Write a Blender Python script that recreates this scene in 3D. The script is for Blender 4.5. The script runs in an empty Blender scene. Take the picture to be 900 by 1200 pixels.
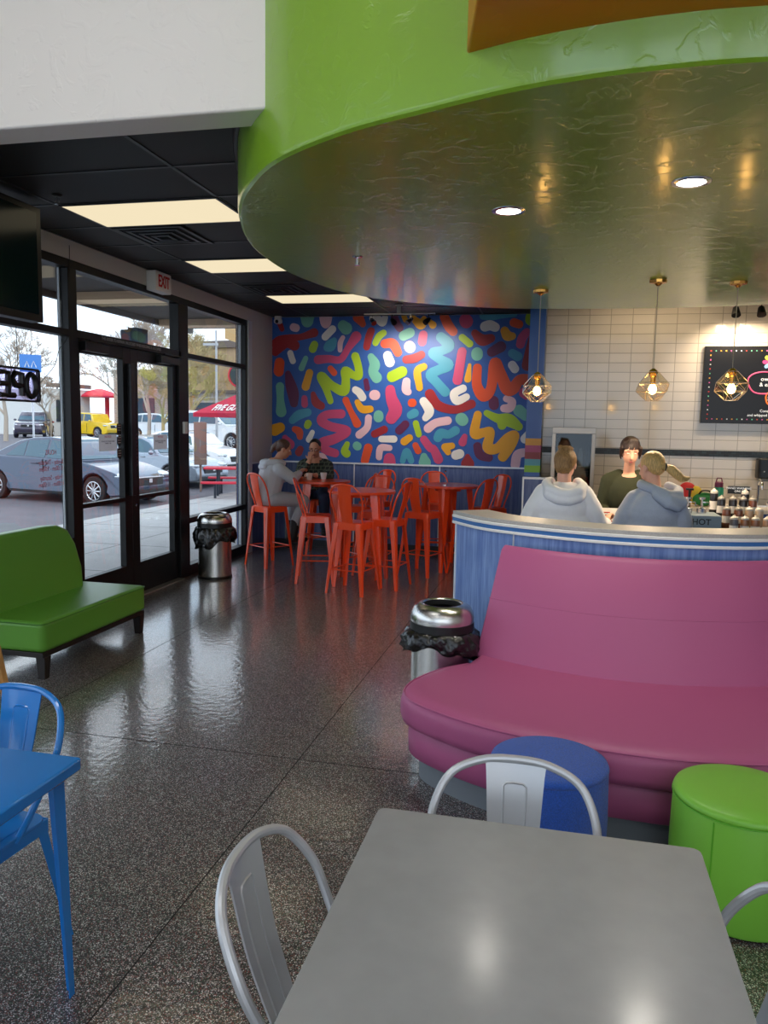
import bpy, bmesh, math, random
from mathutils import Vector, Matrix, Euler
S = bpy.context.scene
COL = S.collection
PI = math.pi
random.seed(7)

# ------------------------------------------------------------------ materials
def lin(c):
    return tuple(((v/255)/12.92 if v/255 <= .04045 else ((v/255+.055)/1.055)**2.4) for v in c)
MATS = {}
def mat(name, rgb, rough=.5, metal=0, coat=0, bump=0, bscale=60, spec=None, emit=None, estr=1, sheen=0, var=0, vscale=8, aniso=None, coat_rough=.08):
    if name in MATS: return MATS[name]
    m = bpy.data.materials.new(name); m.use_nodes = True
    nt = m.node_tree; b = nt.nodes['Principled BSDF']
    b.inputs['Base Color'].default_value = (*lin(rgb), 1)
    b.inputs['Roughness'].default_value = rough
    b.inputs['Metallic'].default_value = metal
    b.inputs['Coat Weight'].default_value = coat
    b.inputs['Coat Roughness'].default_value = coat_rough
    if spec is not None: b.inputs['Specular IOR Level'].default_value = spec
    if sheen: b.inputs['Sheen Weight'].default_value = sheen
    if emit:
        b.inputs['Emission Color'].default_value = (*lin(emit), 1)
        b.inputs['Emission Strength'].default_value = estr
    tc = None
    if bump or var:
        tc = nt.nodes.new('ShaderNodeTexCoord')
    if bump:
        n = nt.nodes.new('ShaderNodeTexNoise'); n.inputs['Scale'].default_value = bscale; n.inputs['Detail'].default_value = 4
        bp = nt.nodes.new('ShaderNodeBump'); bp.inputs['Strength'].default_value = bump; bp.inputs['Distance'].default_value = .01
        if aniso:
            mp = nt.nodes.new('ShaderNodeMapping'); mp.inputs['Scale'].default_value = aniso
            nt.links.new(tc.outputs['Object'], mp.inputs['Vector']); nt.links.new(mp.outputs['Vector'], n.inputs['Vector'])
        else: nt.links.new(tc.outputs['Object'], n.inputs['Vector'])
        nt.links.new(n.outputs['Fac'], bp.inputs['Height']); nt.links.new(bp.outputs['Normal'], b.inputs['Normal'])
    if var:
        n = nt.nodes.new('ShaderNodeTexNoise'); n.inputs['Scale'].default_value = vscale; n.inputs['Detail'].default_value = 5
        if aniso:
            mp = nt.nodes.new('ShaderNodeMapping'); mp.inputs['Scale'].default_value = aniso
            nt.links.new(tc.outputs['Object'], mp.inputs['Vector']); nt.links.new(mp.outputs['Vector'], n.inputs['Vector'])
        else: nt.links.new(tc.outputs['Object'], n.inputs['Vector'])
        r = nt.nodes.new('ShaderNodeValToRGB')
        c = lin(rgb)
        r.color_ramp.elements[0].position = .3; r.color_ramp.elements[1].position = .7
        r.color_ramp.elements[0].color = tuple(max(0, v*(1-var)) for v in c)+(1,)
        r.color_ramp.elements[1].color = tuple(min(1, v*(1+var)) for v in c)+(1,)
        nt.links.new(n.outputs['Fac'], r.inputs['Fac']); nt.links.new(r.outputs['Color'], b.inputs['Base Color'])
    MATS[name] = m
    return m
def glass(name, tint=(255,255,255), gloss=.06, rough=.0, fres=1.45):
    if name in MATS: return MATS[name]
    m = bpy.data.materials.new(name); m.use_nodes = True; nt = m.node_tree
    for n in list(nt.nodes):
        if n.type == 'BSDF_PRINCIPLED': nt.nodes.remove(n)
    out = [n for n in nt.nodes if n.type == 'OUTPUT_MATERIAL'][0]
    t = nt.nodes.new('ShaderNodeBsdfTransparent'); t.inputs[0].default_value = (*lin(tint), 1)
    g = nt.nodes.new('ShaderNodeBsdfGlossy'); g.inputs['Roughness'].default_value = rough
    f = nt.nodes.new('ShaderNodeFresnel'); ge = nt.nodes.new('ShaderNodeNewGeometry')
    io = nt.nodes.new('ShaderNodeMath'); io.operation = 'MULTIPLY_ADD'; io.inputs[1].default_value = 1/fres-fres; io.inputs[2].default_value = fres
    nt.links.new(ge.outputs['Backfacing'], io.inputs[0]); nt.links.new(io.outputs[0], f.inputs['IOR'])
    a = nt.nodes.new('ShaderNodeMath'); a.operation = 'MULTIPLY_ADD'; a.inputs[1].default_value = 1.0; a.inputs[2].default_value = gloss*.2; a.use_clamp = True
    mx = nt.nodes.new('ShaderNodeMixShader')
    nt.links.new(f.outputs[0], a.inputs[0]); nt.links.new(a.outputs[0], mx.inputs[0])
    nt.links.new(t.outputs[0], mx.inputs[1]); nt.links.new(g.outputs[0], mx.inputs[2]); nt.links.new(mx.outputs[0], out.inputs[0])
    MATS[name] = m
    return m
def emis(name, rgb, s):
    if name in MATS: return MATS[name]
    m = bpy.data.materials.new(name); m.use_nodes = True; nt = m.node_tree
    for n in list(nt.nodes):
        if n.type == 'BSDF_PRINCIPLED': nt.nodes.remove(n)
    out = [n for n in nt.nodes if n.type == 'OUTPUT_MATERIAL'][0]
    e = nt.nodes.new('ShaderNodeEmission'); e.inputs[0].default_value = (*lin(rgb), 1); e.inputs[1].default_value = s
    nt.links.new(e.outputs[0], out.inputs[0]); MATS[name] = m
    return m

# ------------------------------------------------------------------ mesh builder
class MB:
    def __init__(s): s.v=[]; s.f=[]; s.mi=[]; s.m=0; s.M=Matrix.Identity(4)
    def add(s, vs, fs):
        o=len(s.v); s.v += [tuple(s.M@Vector(p)) for p in vs]
        s.f += [tuple(i+o for i in f) for f in fs]; s.mi += [s.m]*len(fs)
    def box(s, x0,x1,y0,y1,z0,z1):
        s.add([(x0,y0,z0),(x1,y0,z0),(x1,y1,z0),(x0,y1,z0),(x0,y0,z1),(x1,y0,z1),(x1,y1,z1),(x0,y1,z1)],
              [(0,3,2,1),(4,5,6,7),(0,1,5,4),(1,2,6,5),(2,3,7,6),(3,0,4,7)]); return s
    def rings(s, rs, cap=True, closed=False):
        n=len(rs[0]); vs=[p for r in rs for p in r]; fs=[]
        k=len(rs)
        for i in range(k if closed else k-1):
            a=i*n; b=((i+1)%k)*n
            for j in range(n): fs.append((a+j,a+(j+1)%n,b+(j+1)%n,b+j))
        if cap and not closed: fs.append(tuple(range(n-1,-1,-1))); fs.append(tuple((k-1)*n+j for j in range(n)))
        s.add(vs,fs); return s
    def tube(s, pts, r, n=8, cap=True, closed=False, flat=1.0):
        pts=[Vector(p) for p in pts]; rs=[]; k=len(pts)
        if not isinstance(r,(list,tuple)): r=[r]*k
        prev=None
        for i,p in enumerate(pts):
            if closed: t=(pts[(i+1)%k]-pts[i-1]).normalized()
            else: t=(pts[min(i+1,k-1)]-pts[max(i-1,0)]).normalized()
            if prev is None:
                u=t.cross(Vector((0,0,1)));
                if u.length<.01: u=t.cross(Vector((1,0,0)))
                u.normalize()
            else:
                u=(prev-t*prev.dot(t)); u.normalize()
            prev=u; w=t.cross(u)
            rs.append([p+(u*math.cos(a)+w*math.sin(a)*flat)*r[i] for a in [2*PI*j/n for j in range(n)]])
        return s.rings(rs,cap,closed)
    def lathe(s, prof, c=(0,0,0), n=32, capb=True, capt=True):
        rs=[[(c[0]+r*math.cos(2*PI*j/n),c[1]+r*math.sin(2*PI*j/n),c[2]+z) for j in range(n)] for r,z in prof]
        vs=[p for r in rs for p in r]; fs=[]; k=len(rs)
        for i in range(k-1):
            for j in range(n): fs.append((i*n+j,i*n+(j+1)%n,(i+1)*n+(j+1)%n,(i+1)*n+j))
        if capb: fs.append(tuple(range(n-1,-1,-1)))
        if capt: fs.append(tuple((k-1)*n+j for j in range(n)))
        s.add(vs,fs); return s
    def prism(s, out, z0, z1):
        n=len(out)
        s.add([(x,y,z0) for x,y in out]+[(x,y,z1) for x,y in out],
              [tuple(range(n-1,-1,-1)),tuple(range(n,2*n))]+[(j,(j+1)%n,n+(j+1)%n,n+j) for j in range(n)]); return s
    def ell(s, c, r, n=14, m=9, M=None):
        if not isinstance(r,(list,tuple)): r=(r,r,r)
        rs=[]; 
        old=s.M
        if M is not None: s.M=old@M
        vs=[(c[0],c[1],c[2]-r[2])]
        for i in range(1,m):
            t=PI*i/m
            for j in range(n):
                a=2*PI*j/n; vs.append((c[0]+r[0]*math.sin(t)*math.cos(a),c[1]+r[1]*math.sin(t)*math.sin(a),c[2]-r[2]*math.cos(t)))
        vs.append((c[0],c[1],c[2]+r[2])); fs=[]
        for j in range(n): fs.append((0,1+(j+1)%n,1+j)); fs.append((len(vs)-1,1+(m-2)*n+j,1+(m-2)*n+(j+1)%n))
        for i in range(m-2):
            for j in range(n): fs.append((1+i*n+j,1+i*n+(j+1)%n,1+(i+1)*n+(j+1)%n,1+(i+1)*n+j))
        s.add(vs,fs); s.M=old; return s
    def cap(s, a, b, ra, rb, n=12):
        a=Vector(a); b=Vector(b); t=(b-a)
        L=t.length; t=t/L if L>1e-6 else Vector((0,0,1))
        u=t.cross(Vector((0,0,1))); 
        if u.length<.01: u=t.cross(Vector((1,0,0)))
        u.normalize(); w=t.cross(u); rs=[]
        for th in (-80,-55,-28,0): 
            q=math.radians(th); rs.append((a+t*ra*math.sin(q), ra*math.cos(q)))
        for th in (0,28,55,80):
            q=math.radians(th); rs.append((b+t*rb*math.sin(q), rb*math.cos(q)))
        return s.rings([[p+(u*math.cos(x)+w*math.sin(x))*r for x in [2*PI*j/n for j in range(n)]] for p,r in rs])
    def chain(s, pts, n=12):
        for (a,ra),(b,rb) in zip(pts,pts[1:]): s.cap(a,b,ra,rb,n)
        return s
    def build(s, name, mats, parent=None, smooth=False, bevel=0, seg=2, world=False, angle=35, label=None, remesh=0, sub=0, solid=0):
        me=bpy.data.meshes.new(name); me.from_pydata(s.v,[],s.f)
        if not isinstance(mats,(list,tuple)): mats=[mats]
        for m in mats: me.materials.append(m)
        if len(mats)>1: me.polygons.foreach_set('material_index', s.mi)
        if smooth:
            me.polygons.foreach_set('use_smooth',[True]*len(me.polygons)); 
            if angle: me.set_sharp_from_angle(angle=math.radians(angle))
        me.update()
        o=bpy.data.objects.new(name,me); COL.objects.link(o)
        if parent is not None:
            o.parent=parent
            if world:
                q=parent; off=Vector((0,0,0))
                while q is not None: off+=Vector(q.location); q=q.parent
                o.location=-off
        if solid:
            x=o.modifiers.new('solid','SOLIDIFY'); x.thickness=solid; x.offset=0
        if remesh:
            x=o.modifiers.new('remesh','REMESH'); x.mode='VOXEL'; x.voxel_size=remesh; x.use_smooth_shade=True
            y=o.modifiers.new('smooth','SMOOTH'); y.iterations=3; y.factor=.5
        if bevel:
            x=o.modifiers.new('bevel','BEVEL'); x.width=bevel; x.segments=seg; x.limit_method='ANGLE'; x.angle_limit=math.radians(40); x.harden_normals=False
        if sub:
            x=o.modifiers.new('sub','SUBSURF'); x.levels=sub; x.render_levels=sub
        if label: o['label']=label
        return o
def thing(name, label, cat, loc=(0,0,0), rz=0, group=None):
    o=bpy.data.objects.new(name,None); COL.objects.link(o); o.location=loc; o.rotation_euler=(0,0,rz)
    o.empty_display_size=.1
    o['label']=label; o['category']=cat
    if group: o['group']=group
    return o
def tag(o,label,cat,group=None,kind=None):
    o['label']=label; o['category']=cat
    if group: o['group']=group
    if kind: o['kind']=kind
    return o
def struct(o): o['kind']='structure'; return o
def dup(root, loc, rz, label, group=None, cat=None):
    r=root.copy(); COL.objects.link(r); r.location=loc; r.rotation_euler=(0,0,rz); r['label']=label
    if group: r['group']=group
    if cat: r['category']=cat
    for ch in list(root.children):
        c=ch.copy(); COL.objects.link(c); c.parent=r
        for g in list(ch.children):
            d=g.copy(); COL.objects.link(d); d.parent=c
    return r
def text(body, size, loc, rot, m, parent=None, name='lettering', extrude=.001, align='CENTER', space=1, sx=1, bold=0):
    cu=bpy.data.curves.new(name,'FONT'); cu.body=body; cu.size=size; cu.extrude=extrude; cu.align_x=align; cu.align_y='CENTER'; cu.space_character=space
    cu.offset=bold
    tmp=bpy.data.objects.new(name,cu); me=bpy.data.meshes.new_from_object(tmp); bpy.data.objects.remove(tmp); bpy.data.curves.remove(cu)
    me.materials.clear(); me.materials.append(m); o=bpy.data.objects.new(name,me); COL.objects.link(o)
    o.rotation_euler=rot; o.scale=(sx,1,1)
    if parent is not None:
        o.parent=parent; o.location=Vector(loc)-Vector(parent.location)
    else: o.location=loc
    return o
FX=(PI/2,0,PI/2); FXN=(PI/2,0,-PI/2); FYN=(PI/2,0,0)
def catmull(P, n=6, closed=False):
    P=[Vector(p) for p in P]; k=len(P); out=[]
    for i in range(k if closed else k-1):
        if closed: a,b,c,d=P[i-1],P[i],P[(i+1)%k],P[(i+2)%k]
        else: a,b,c,d=P[max(i-1,0)],P[i],P[i+1],P[min(i+2,k-1)]
        for j in range(n):
            t=j/n; out.append(.5*((2*b)+(c-a)*t+(2*a-5*b+4*c-d)*t*t+(-a+3*b-3*c+d)*t**3))
    if not closed: out.append(P[-1])
    return out
def rrect(x0,x1,y0,y1,r,n=5):
    o=[]
    for cx,cy,a0 in ((x1-r,y1-r,0),(x0+r,y1-r,90),(x0+r,y0+r,180),(x1-r,y0+r,270)):
        for i in range(n+1):
            a=math.radians(a0+90*i/n); o.append((cx+r*math.cos(a),cy+r*math.sin(a)))
    return o

# ------------------------------------------------------------------ procedural surface materials
def floor_mat():
    m=bpy.data.materials.new('flake_epoxy'); m.use_nodes=True; nt=m.node_tree; b=nt.nodes['Principled BSDF']; L=nt.links.new
    tc=nt.nodes.new('ShaderNodeTexCoord')
    def vor(scale):
        v=nt.nodes.new('ShaderNodeTexVoronoi'); v.inputs['Scale'].default_value=scale; L(tc.outputs['Object'],v.inputs['Vector']); return v
    v=vor(320)
    sep=nt.nodes.new('ShaderNodeSeparateColor'); L(v.outputs['Color'],sep.inputs[0])
    r=nt.nodes.new('ShaderNodeValToRGB'); r.color_ramp.interpolation='CONSTANT'
    cols=[(0,(16,15,17)),(.34,(44,42,46)),(.50,(128,62,54)),(.59,(128,120,118)),(.69,(70,98,76)),(.76,(180,174,172)),(.85,(28,28,32)),(.93,(232,228,226))]
    e=r.color_ramp.elements
    e[0].position=0; e[0].color=(*lin(cols[0][1]),1); e[1].position=cols[1][0]; e[1].color=(*lin(cols[1][1]),1)
    for p,c in cols[2:]:
        q=e.new(p); q.color=(*lin(c),1)
    L(sep.outputs[0],r.inputs[0])
    # large soft unevenness of the flake density
    n=nt.nodes.new('ShaderNodeTexNoise'); n.inputs['Scale'].default_value=1.3; L(tc.outputs['Object'],n.inputs['Vector'])
    mx=nt.nodes.new('ShaderNodeMix'); mx.data_type='RGBA'; mx.blend_type='MULTIPLY'; mx.inputs[0].default_value=.25
    L(r.outputs[0],mx.inputs[6]); L(n.outputs['Color'],mx.inputs[7]); L(mx.outputs[2],b.inputs['Base Color'])
    b.inputs['Roughness'].default_value=.42; b.inputs['Coat Weight'].default_value=1; b.inputs['Coat IOR'].default_value=1.7; b.inputs['Coat Roughness'].default_value=.12
    n2=nt.nodes.new('ShaderNodeTexNoise'); n2.inputs['Scale'].default_value=22; n2.inputs['Detail'].default_value=3; L(tc.outputs['Object'],n2.inputs['Vector'])
    bp=nt.nodes.new('ShaderNodeBump'); bp.inputs['Strength'].default_value=.16; bp.inputs['Distance'].default_value=.01
    L(n2.outputs[0],bp.inputs['Height']); L(bp.outputs[0],b.inputs['Coat Normal'])
    bp2=nt.nodes.new('ShaderNodeBump'); bp2.inputs['Strength'].default_value=.3; bp2.inputs['Distance'].default_value=.003
    L(sep.outputs[1],bp2.inputs['Height']); L(bp2.outputs[0],b.inputs['Normal'])
    return m
def brick_mat(name, w, h, c1, c2, mortar, ms=.003, offset=.5, rough=.2, coat=0, bump=.5, axes='xz', vary=0, spec=None):
    m=bpy.data.materials.new(name); m.use_nodes=True; nt=m.node_tree; b=nt.nodes['Principled BSDF']; L=nt.links.new
    tc=nt.nodes.new('ShaderNodeTexCoord'); s=nt.nodes.new('ShaderNodeSeparateXYZ'); c=nt.nodes.new('ShaderNodeCombineXYZ')
    L(tc.outputs['Object'],s.inputs[0]); L(s.outputs[{'x':0,'y':1,'z':2}[axes[0]]],c.inputs[0]); L(s.outputs[{'x':0,'y':1,'z':2}[axes[1]]],c.inputs[1])
    t=nt.nodes.new('ShaderNodeTexBrick'); t.offset=offset; t.squash=1; t.inputs['Scale'].default_value=1
    t.inputs['Brick Width'].default_value=w; t.inputs['Row Height'].default_value=h; t.inputs['Mortar Size'].default_value=ms; t.inputs['Mortar Smooth'].default_value=.3
    t.inputs['Color1'].default_value=(*lin(c1),1); t.inputs['Color2'].default_value=(*lin(c2),1); t.inputs['Mortar'].default_value=(*lin(mortar),1)
    L(c.outputs[0],t.inputs['Vector']); L(t.outputs['Color'],b.inputs['Base Color'])
    b.inputs['Roughness'].default_value=rough; b.inputs['Coat Weight'].default_value=coat
    n=nt.nodes.new('ShaderNodeTexNoise'); n.inputs['Scale'].default_value=9; L(tc.outputs['Object'],n.inputs['Vector'])
    ad=nt.nodes.new('ShaderNodeMath'); ad.operation='MULTIPLY_ADD'; ad.inputs[1].default_value=-1; L(t.outputs['Fac'],ad.inputs[0])
    mm=nt.nodes.new('ShaderNodeMath'); mm.operation='MULTIPLY'; mm.inputs[1].default_value=.6; L(n.outputs[0],mm.inputs[0]); L(mm.outputs[0],ad.inputs[2])
    bp=nt.nodes.new('ShaderNodeBump'); bp.inputs['Strength'].default_value=bump; bp.inputs['Distance'].default_value=.004; L(ad.outputs[0],bp.inputs['Height']); L(bp.outputs[0],b.inputs['Normal'])
    MATS[name]=m
    return m
def laminate_mat(name, base, axis='z'):
    """blue laminate with fine vertical woven grain"""
    m=bpy.data.materials.new(name); m.use_nodes=True; nt=m.node_tree; b=nt.nodes['Principled BSDF']; L=nt.links.new
    tc=nt.nodes.new('ShaderNodeTexCoord'); mp=nt.nodes.new('ShaderNodeMapping'); mp.inputs['Scale'].default_value=(70,70,5)
    n=nt.nodes.new('ShaderNodeTexNoise'); n.inputs['Scale'].default_value=1; n.inputs['Detail'].default_value=5
    L(tc.outputs['Object'],mp.inputs[0]); L(mp.outputs[0],n.inputs['Vector'])
    mp2=nt.nodes.new('ShaderNodeMapping'); mp2.inputs['Scale'].default_value=(22,22,.8)
    n2=nt.nodes.new('ShaderNodeTexNoise'); n2.inputs['Scale'].default_value=1; n2.inputs['Detail'].default_value=2
    L(tc.outputs['Object'],mp2.inputs[0]); L(mp2.outputs[0],n2.inputs['Vector'])
    a=nt.nodes.new('ShaderNodeMath'); a.operation='ADD'; L(n.outputs[0],a.inputs[0]); L(n2.outputs[0],a.inputs[1])
    r=nt.nodes.new('ShaderNodeValToRGB'); c=lin(base)
    r.color_ramp.elements[0].position=.40; r.color_ramp.elements[1].position=.62
    r.color_ramp.elements[0].color=(c[0]*.62,c[1]*.68,c[2]*.82,1); r.color_ramp.elements[1].color=(min(1,c[0]*1.35),min(1,c[1]*1.28),min(1,c[2]*1.12),1)
    d=nt.nodes.new('ShaderNodeMath'); d.operation='MULTIPLY'; d.inputs[1].default_value=.5; L(a.outputs[0],d.inputs[0]); L(d.outputs[0],r.inputs[0])
    L(r.outputs[0],b.inputs['Base Color']); b.inputs['Roughness'].default_value=.38
    MATS[name]=m; return m
def stucco_mat(name, rgb, rough, coat, strength=.35, cr=.2):
    """gloss paint over skip-trowel plaster: smooth with patches of raised texture"""
    m=bpy.data.materials.new(name); m.use_nodes=True; nt=m.node_tree; b=nt.nodes['Principled BSDF']; L=nt.links.new
    b.inputs['Base Color'].default_value=(*lin(rgb),1); b.inputs['Roughness'].default_value=rough; b.inputs['Coat Weight'].default_value=coat; b.inputs['Coat Roughness'].default_value=cr; b.inputs['Coat IOR'].default_value=1.6
    tc=nt.nodes.new('ShaderNodeTexCoord')
    n=nt.nodes.new('ShaderNodeTexNoise'); n.inputs['Scale'].default_value=7; n.inputs['Detail'].default_value=6; n.inputs['Distortion'].default_value=1.6; L(tc.outputs['Object'],n.inputs['Vector'])
    r=nt.nodes.new('ShaderNodeValToRGB'); r.color_ramp.elements[0].position=.56; r.color_ramp.elements[1].position=.63; L(n.outputs[0],r.inputs[0])
    n2=nt.nodes.new('ShaderNodeTexNoise'); n2.inputs['Scale'].default_value=3; L(tc.outputs['Object'],n2.inputs['Vector'])
    ad=nt.nodes.new('ShaderNodeMath'); ad.operation='MULTIPLY_ADD'; ad.inputs[1].default_value=.35; L(r.outputs[0],ad.inputs[0]); L(n2.outputs[0],ad.inputs[2])
    bp=nt.nodes.new('ShaderNodeBump'); bp.inputs['Strength'].default_value=strength; bp.inputs['Distance'].default_value=.02; L(ad.outputs[0],bp.inputs['Height']); L(bp.outputs[0],b.inputs['Normal'])
    try: L(bp.outputs[0],b.inputs['Coat Normal'])
    except Exception: pass
    MATS[name]=m; return m

M_floor=floor_mat()
M_white=stucco_mat('white_plaster',(242,237,229),.55,0,.25)
M_wallgrey=mat('grey_white_paint',(205,198,192),.6,bump=.1,bscale=40)
M_green=stucco_mat('gloss_green_paint',(142,192,34),.42,1.0,.14,.15)
M_orangep=stucco_mat('gloss_orange_paint',(232,120,10),.35,.3,.1)
M_ceil=mat('black_ceiling_tile',(22,23,27),.55,bump=.35,bscale=250)
M_grid=mat('black_ceiling_grid',(44,46,50),.4)
M_lam=laminate_mat('blue_laminate',(122,150,206))
M_lam2=laminate_mat('slate_blue_laminate',(84,102,152))
M_black=mat('black_aluminium',(9,9,10),.42,0,spec=.35)
M_blackp=mat('black_plastic',(14,14,15),.4)
M_alu=mat('bright_trim',(225,228,232),.35,.3)
M_tile=brick_mat('cream_tile',.229,.1035,(228,216,202),(220,208,193),(176,164,148),.004,0,.12,.4,.5)
M_mosaic=brick_mat('dark_mosaic_tile',.05,.026,(10,14,18),(40,56,58),(18,20,22),.003,.5,.35,0,.5)
M_red=mat('orange_red_enamel',(244,78,30),.28,.0,coat=.4)
M_silver=mat('silver_powder_coat',(190,192,194),.38,.45)
M_blueen=mat('blue_enamel',(22,120,200),.22,0,coat=.6)
M_steel=mat('brushed_steel',(205,203,198),.22,1,bump=.08,bscale=40,aniso=(12,12,.2))
M_fsteel=mat('warm_steel',(150,142,132),.34,1)
M_bag=mat('black_bin_liner',(10,10,11),.22,0,coat=.3,bump=1.0,bscale=34)
M_pink=mat('magenta_vinyl',(174,88,130),.45,0,bump=.06,bscale=500,spec=.4)
M_gvinyl=mat('green_vinyl',(96,156,54),.36,0,bump=.05,bscale=500,spec=.45)
M_lime=mat('lime_vinyl',(122,190,60),.4,0,bump=.05,bscale=500)
M_bfab=mat('royal_blue_fabric',(36,90,190),.95,0,bump=.7,bscale=420,sheen=.25,var=.25,vscale=160)
M_espresso=mat('black_wood',(24,18,16),.4)
M_greykick=mat('grey_laminate',(120,126,132),.5)
M_table=mat('grey_tabletop_laminate',(150,150,150),.3,0,coat=.8,var=.05,vscale=14,coat_rough=.16)
M_tedge=mat('table_edge',(196,196,194),.35)
M_wood=mat('light_wood',(196,146,84),.5,var=.15,vscale=6,aniso=(10,10,1))
M_brass=mat('brass',(214,160,82),.22,1)
M_glass=glass('window_glass',(250,252,252))
M_pglass=glass('clear_pendant_glass',(252,246,236),.5,.0,1.5)
M_panel=emis('ceiling_panel_light',(255,238,200),.80)
M_can=emis('downlight_lens',(255,250,240),18)
M_bulb=emis('warm_filament_bulb',(255,196,110),30)
M_chrome=mat('chrome',(220,220,222),.12,1)
M_whitep=mat('white_plastic',(235,233,228),.4)
M_paper=mat('paper',(238,236,232),.8)
def paper_lit(name,rgb):
    m=bpy.data.materials.new(name); m.use_nodes=True; nt=m.node_tree
    out=[n for n in nt.nodes if n.type=='OUTPUT_MATERIAL'][0]; nt.nodes.remove([n for n in nt.nodes if n.type=='BSDF_PRINCIPLED'][0])
    d=nt.nodes.new('ShaderNodeBsdfDiffuse'); t=nt.nodes.new('ShaderNodeBsdfTranslucent'); x=nt.nodes.new('ShaderNodeMixShader'); x.inputs[0].default_value=.5
    for q in (d,t): q.inputs[0].default_value=(*lin(rgb),1)
    nt.links.new(d.outputs[0],x.inputs[1]); nt.links.new(t.outputs[0],x.inputs[2]); nt.links.new(x.outputs[0],out.inputs[0]); MATS[name]=m; return m
paper_lit('notice_paper',(236,232,234))
M_redt=mat('red_lettering',(200,30,30),.5)
M_greytop=mat('speckled_grey_solid_surface',(176,172,166),.35,var=.12,vscale=120)
M_skin=mat('skin',(224,170,146),.55,0,spec=.35)
M_skin2=mat('skin_tan',(196,140,112),.55,0,spec=.35)
def R(d): return math.radians(d)
# ================================================================== THE SETTING
WX=-4.10      # inner face of the window wall
# floor slab with saw-cut joints
b=MB(); xs=[-4.2,-3.018,-1.28,.455,2.19,3.93,5.66,6.6]; ys=[-5.1,-1.6,.15,1.9,3.69,5.45,7.2,8.95,10.7]
b.box(-4.2,6.6,-5.1,10.7,-.12,0)
fl=struct(b.build('floor',M_floor))
b=MB()
for x in xs[1:-1]: b.box(x-.0025,x+.0025,-5.1,10.6,.0002,.0008)
for y in (3.69,): b.box(-4.1,6.5,y-.0025,y+.0025,.0002,.0008)
struct(b.build('trim_joints',mat('saw_cut_joint',(16,15,15),.9)))
# window wall (left): openings for the glazing
def wall_left():
    b=MB()
    x0,x1=-4.26,WX
    b.box(x0,x1,-5.1,10.7,3.09,4.9)      # above the glazing
    b.box(x0,x1,9.68,10.7,1.21,3.09)
    b.box(x0,x1,-5.1,-2.2,0,3.09)
    return struct(b.build('wall_left',M_wallgrey))
wall_left()
b=MB(); b.box(-4.26,WX,9.68,10.7,0,1.21); struct(b.build('wainscot_left',M_lam2))
b=MB(); b.box(WX-.001,WX+.012,9.68,9.80,0,3.09); b.box(WX,WX+.012,9.80,10.55,1.20,1.222); struct(b.build('trim_1',M_alu))
# outside face of the wall: brick pier beside the window
Mbrick=brick_mat('tan_brick',.2,.068,(150,124,108),(122,98,86),(170,162,152),.008,.5,.85,0,.8,'yz')
Mbrickx=brick_mat('tan_brick_return',.2,.068,(150,124,108),(122,98,86),(170,162,152),.008,.5,.85,0,.8,'xz')
b=MB(); b.box(-4.92,-4.27,11.15,11.9,-.1,4.9); struct(b.build('wall_pier',Mbrickx))
# far wall with mural above a slate blue wainscot
b=MB(); b.box(-4.2,6.6,10.58,10.75,0,4.9); struct(b.build('wall_back',M_wallgrey))
b=MB(); b.box(WX,-.40,10.55,10.579,0,1.20); struct(b.build('wainscot_back',M_lam2))
b=MB(); b.box(WX+.02,-.40,10.535,10.575,1.20,1.222)
for x in (-2.86,-1.64): b.box(x-.008,x+.008,10.545,10.56,0,1.2)
struct(b.build('trim_2',M_alu))
b=MB(); b.box(WX,-.40,10.535,10.55,0,.09); struct(b.build('baseboard_back',mat('dark_rubber_base',(36,38,46),.5)))
# wall end (blue pilaster) and its low wing
Mblue=mat('blue_paint',(48,92,168),.4,coat=.2)
b=MB(); b.box(-.40,-.235,8.6,10.58,0,3.25); struct(b.build('wall_end',Mblue))
b=MB(); bands=[((222,150,38),1.565,1.64),((176,62,108),1.49,1.565),((140,26,34),1.415,1.49),((80,156,172),1.345,1.415),((130,184,40),1.27,1.345)]
for i,(c,z0,z1) in enumerate(bands):
    b.m=i; b.box(-.402,-.233,8.597,9.0,z0,z1)
struct(b.build('trim_3',[mat('band_%d'%i,c,.4) for i,(c,_,_) in enumerate(bands)]))
b=MB(); b.box(-.405,-.02,8.52,8.595,0,1.2); struct(b.build('wall_wing',M_lam2))
b=MB(); b.box(-.412,-.395,8.508,8.6,0,1.2); b.box(-.412,-.02,8.508,8.6,1.2,1.222); struct(b.build('trim_4',M_alu))
# tiled service wall
b=MB(); b.box(-.234,6.5,9.0,9.15,0,3.3); struct(b.build('wall_tiled',M_tile))
b=MB(); b.box(-.234,6.5,8.994,9.0,1.478,1.545); struct(b.build('trim_mosaic',M_mosaic))
# right and rear walls of the dining room (rear wall is glazed)
b=MB(); b.box(6.5,6.7,-5.1,10.7,0,4.9); struct(b.build('wall_right',M_wallgrey))
b=MB(); b.box(-4.2,6.6,-5.3,-5.1,0,.5); b.box(-4.2,6.6,-5.3,-5.1,4.3,4.9)
for x in (-4.2,-1.0,2.2,5.4): b.box(x,x+.35,-5.3,-5.1,.5,4.3)
struct(b.build('wall_rear',M_wallgrey))
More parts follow.
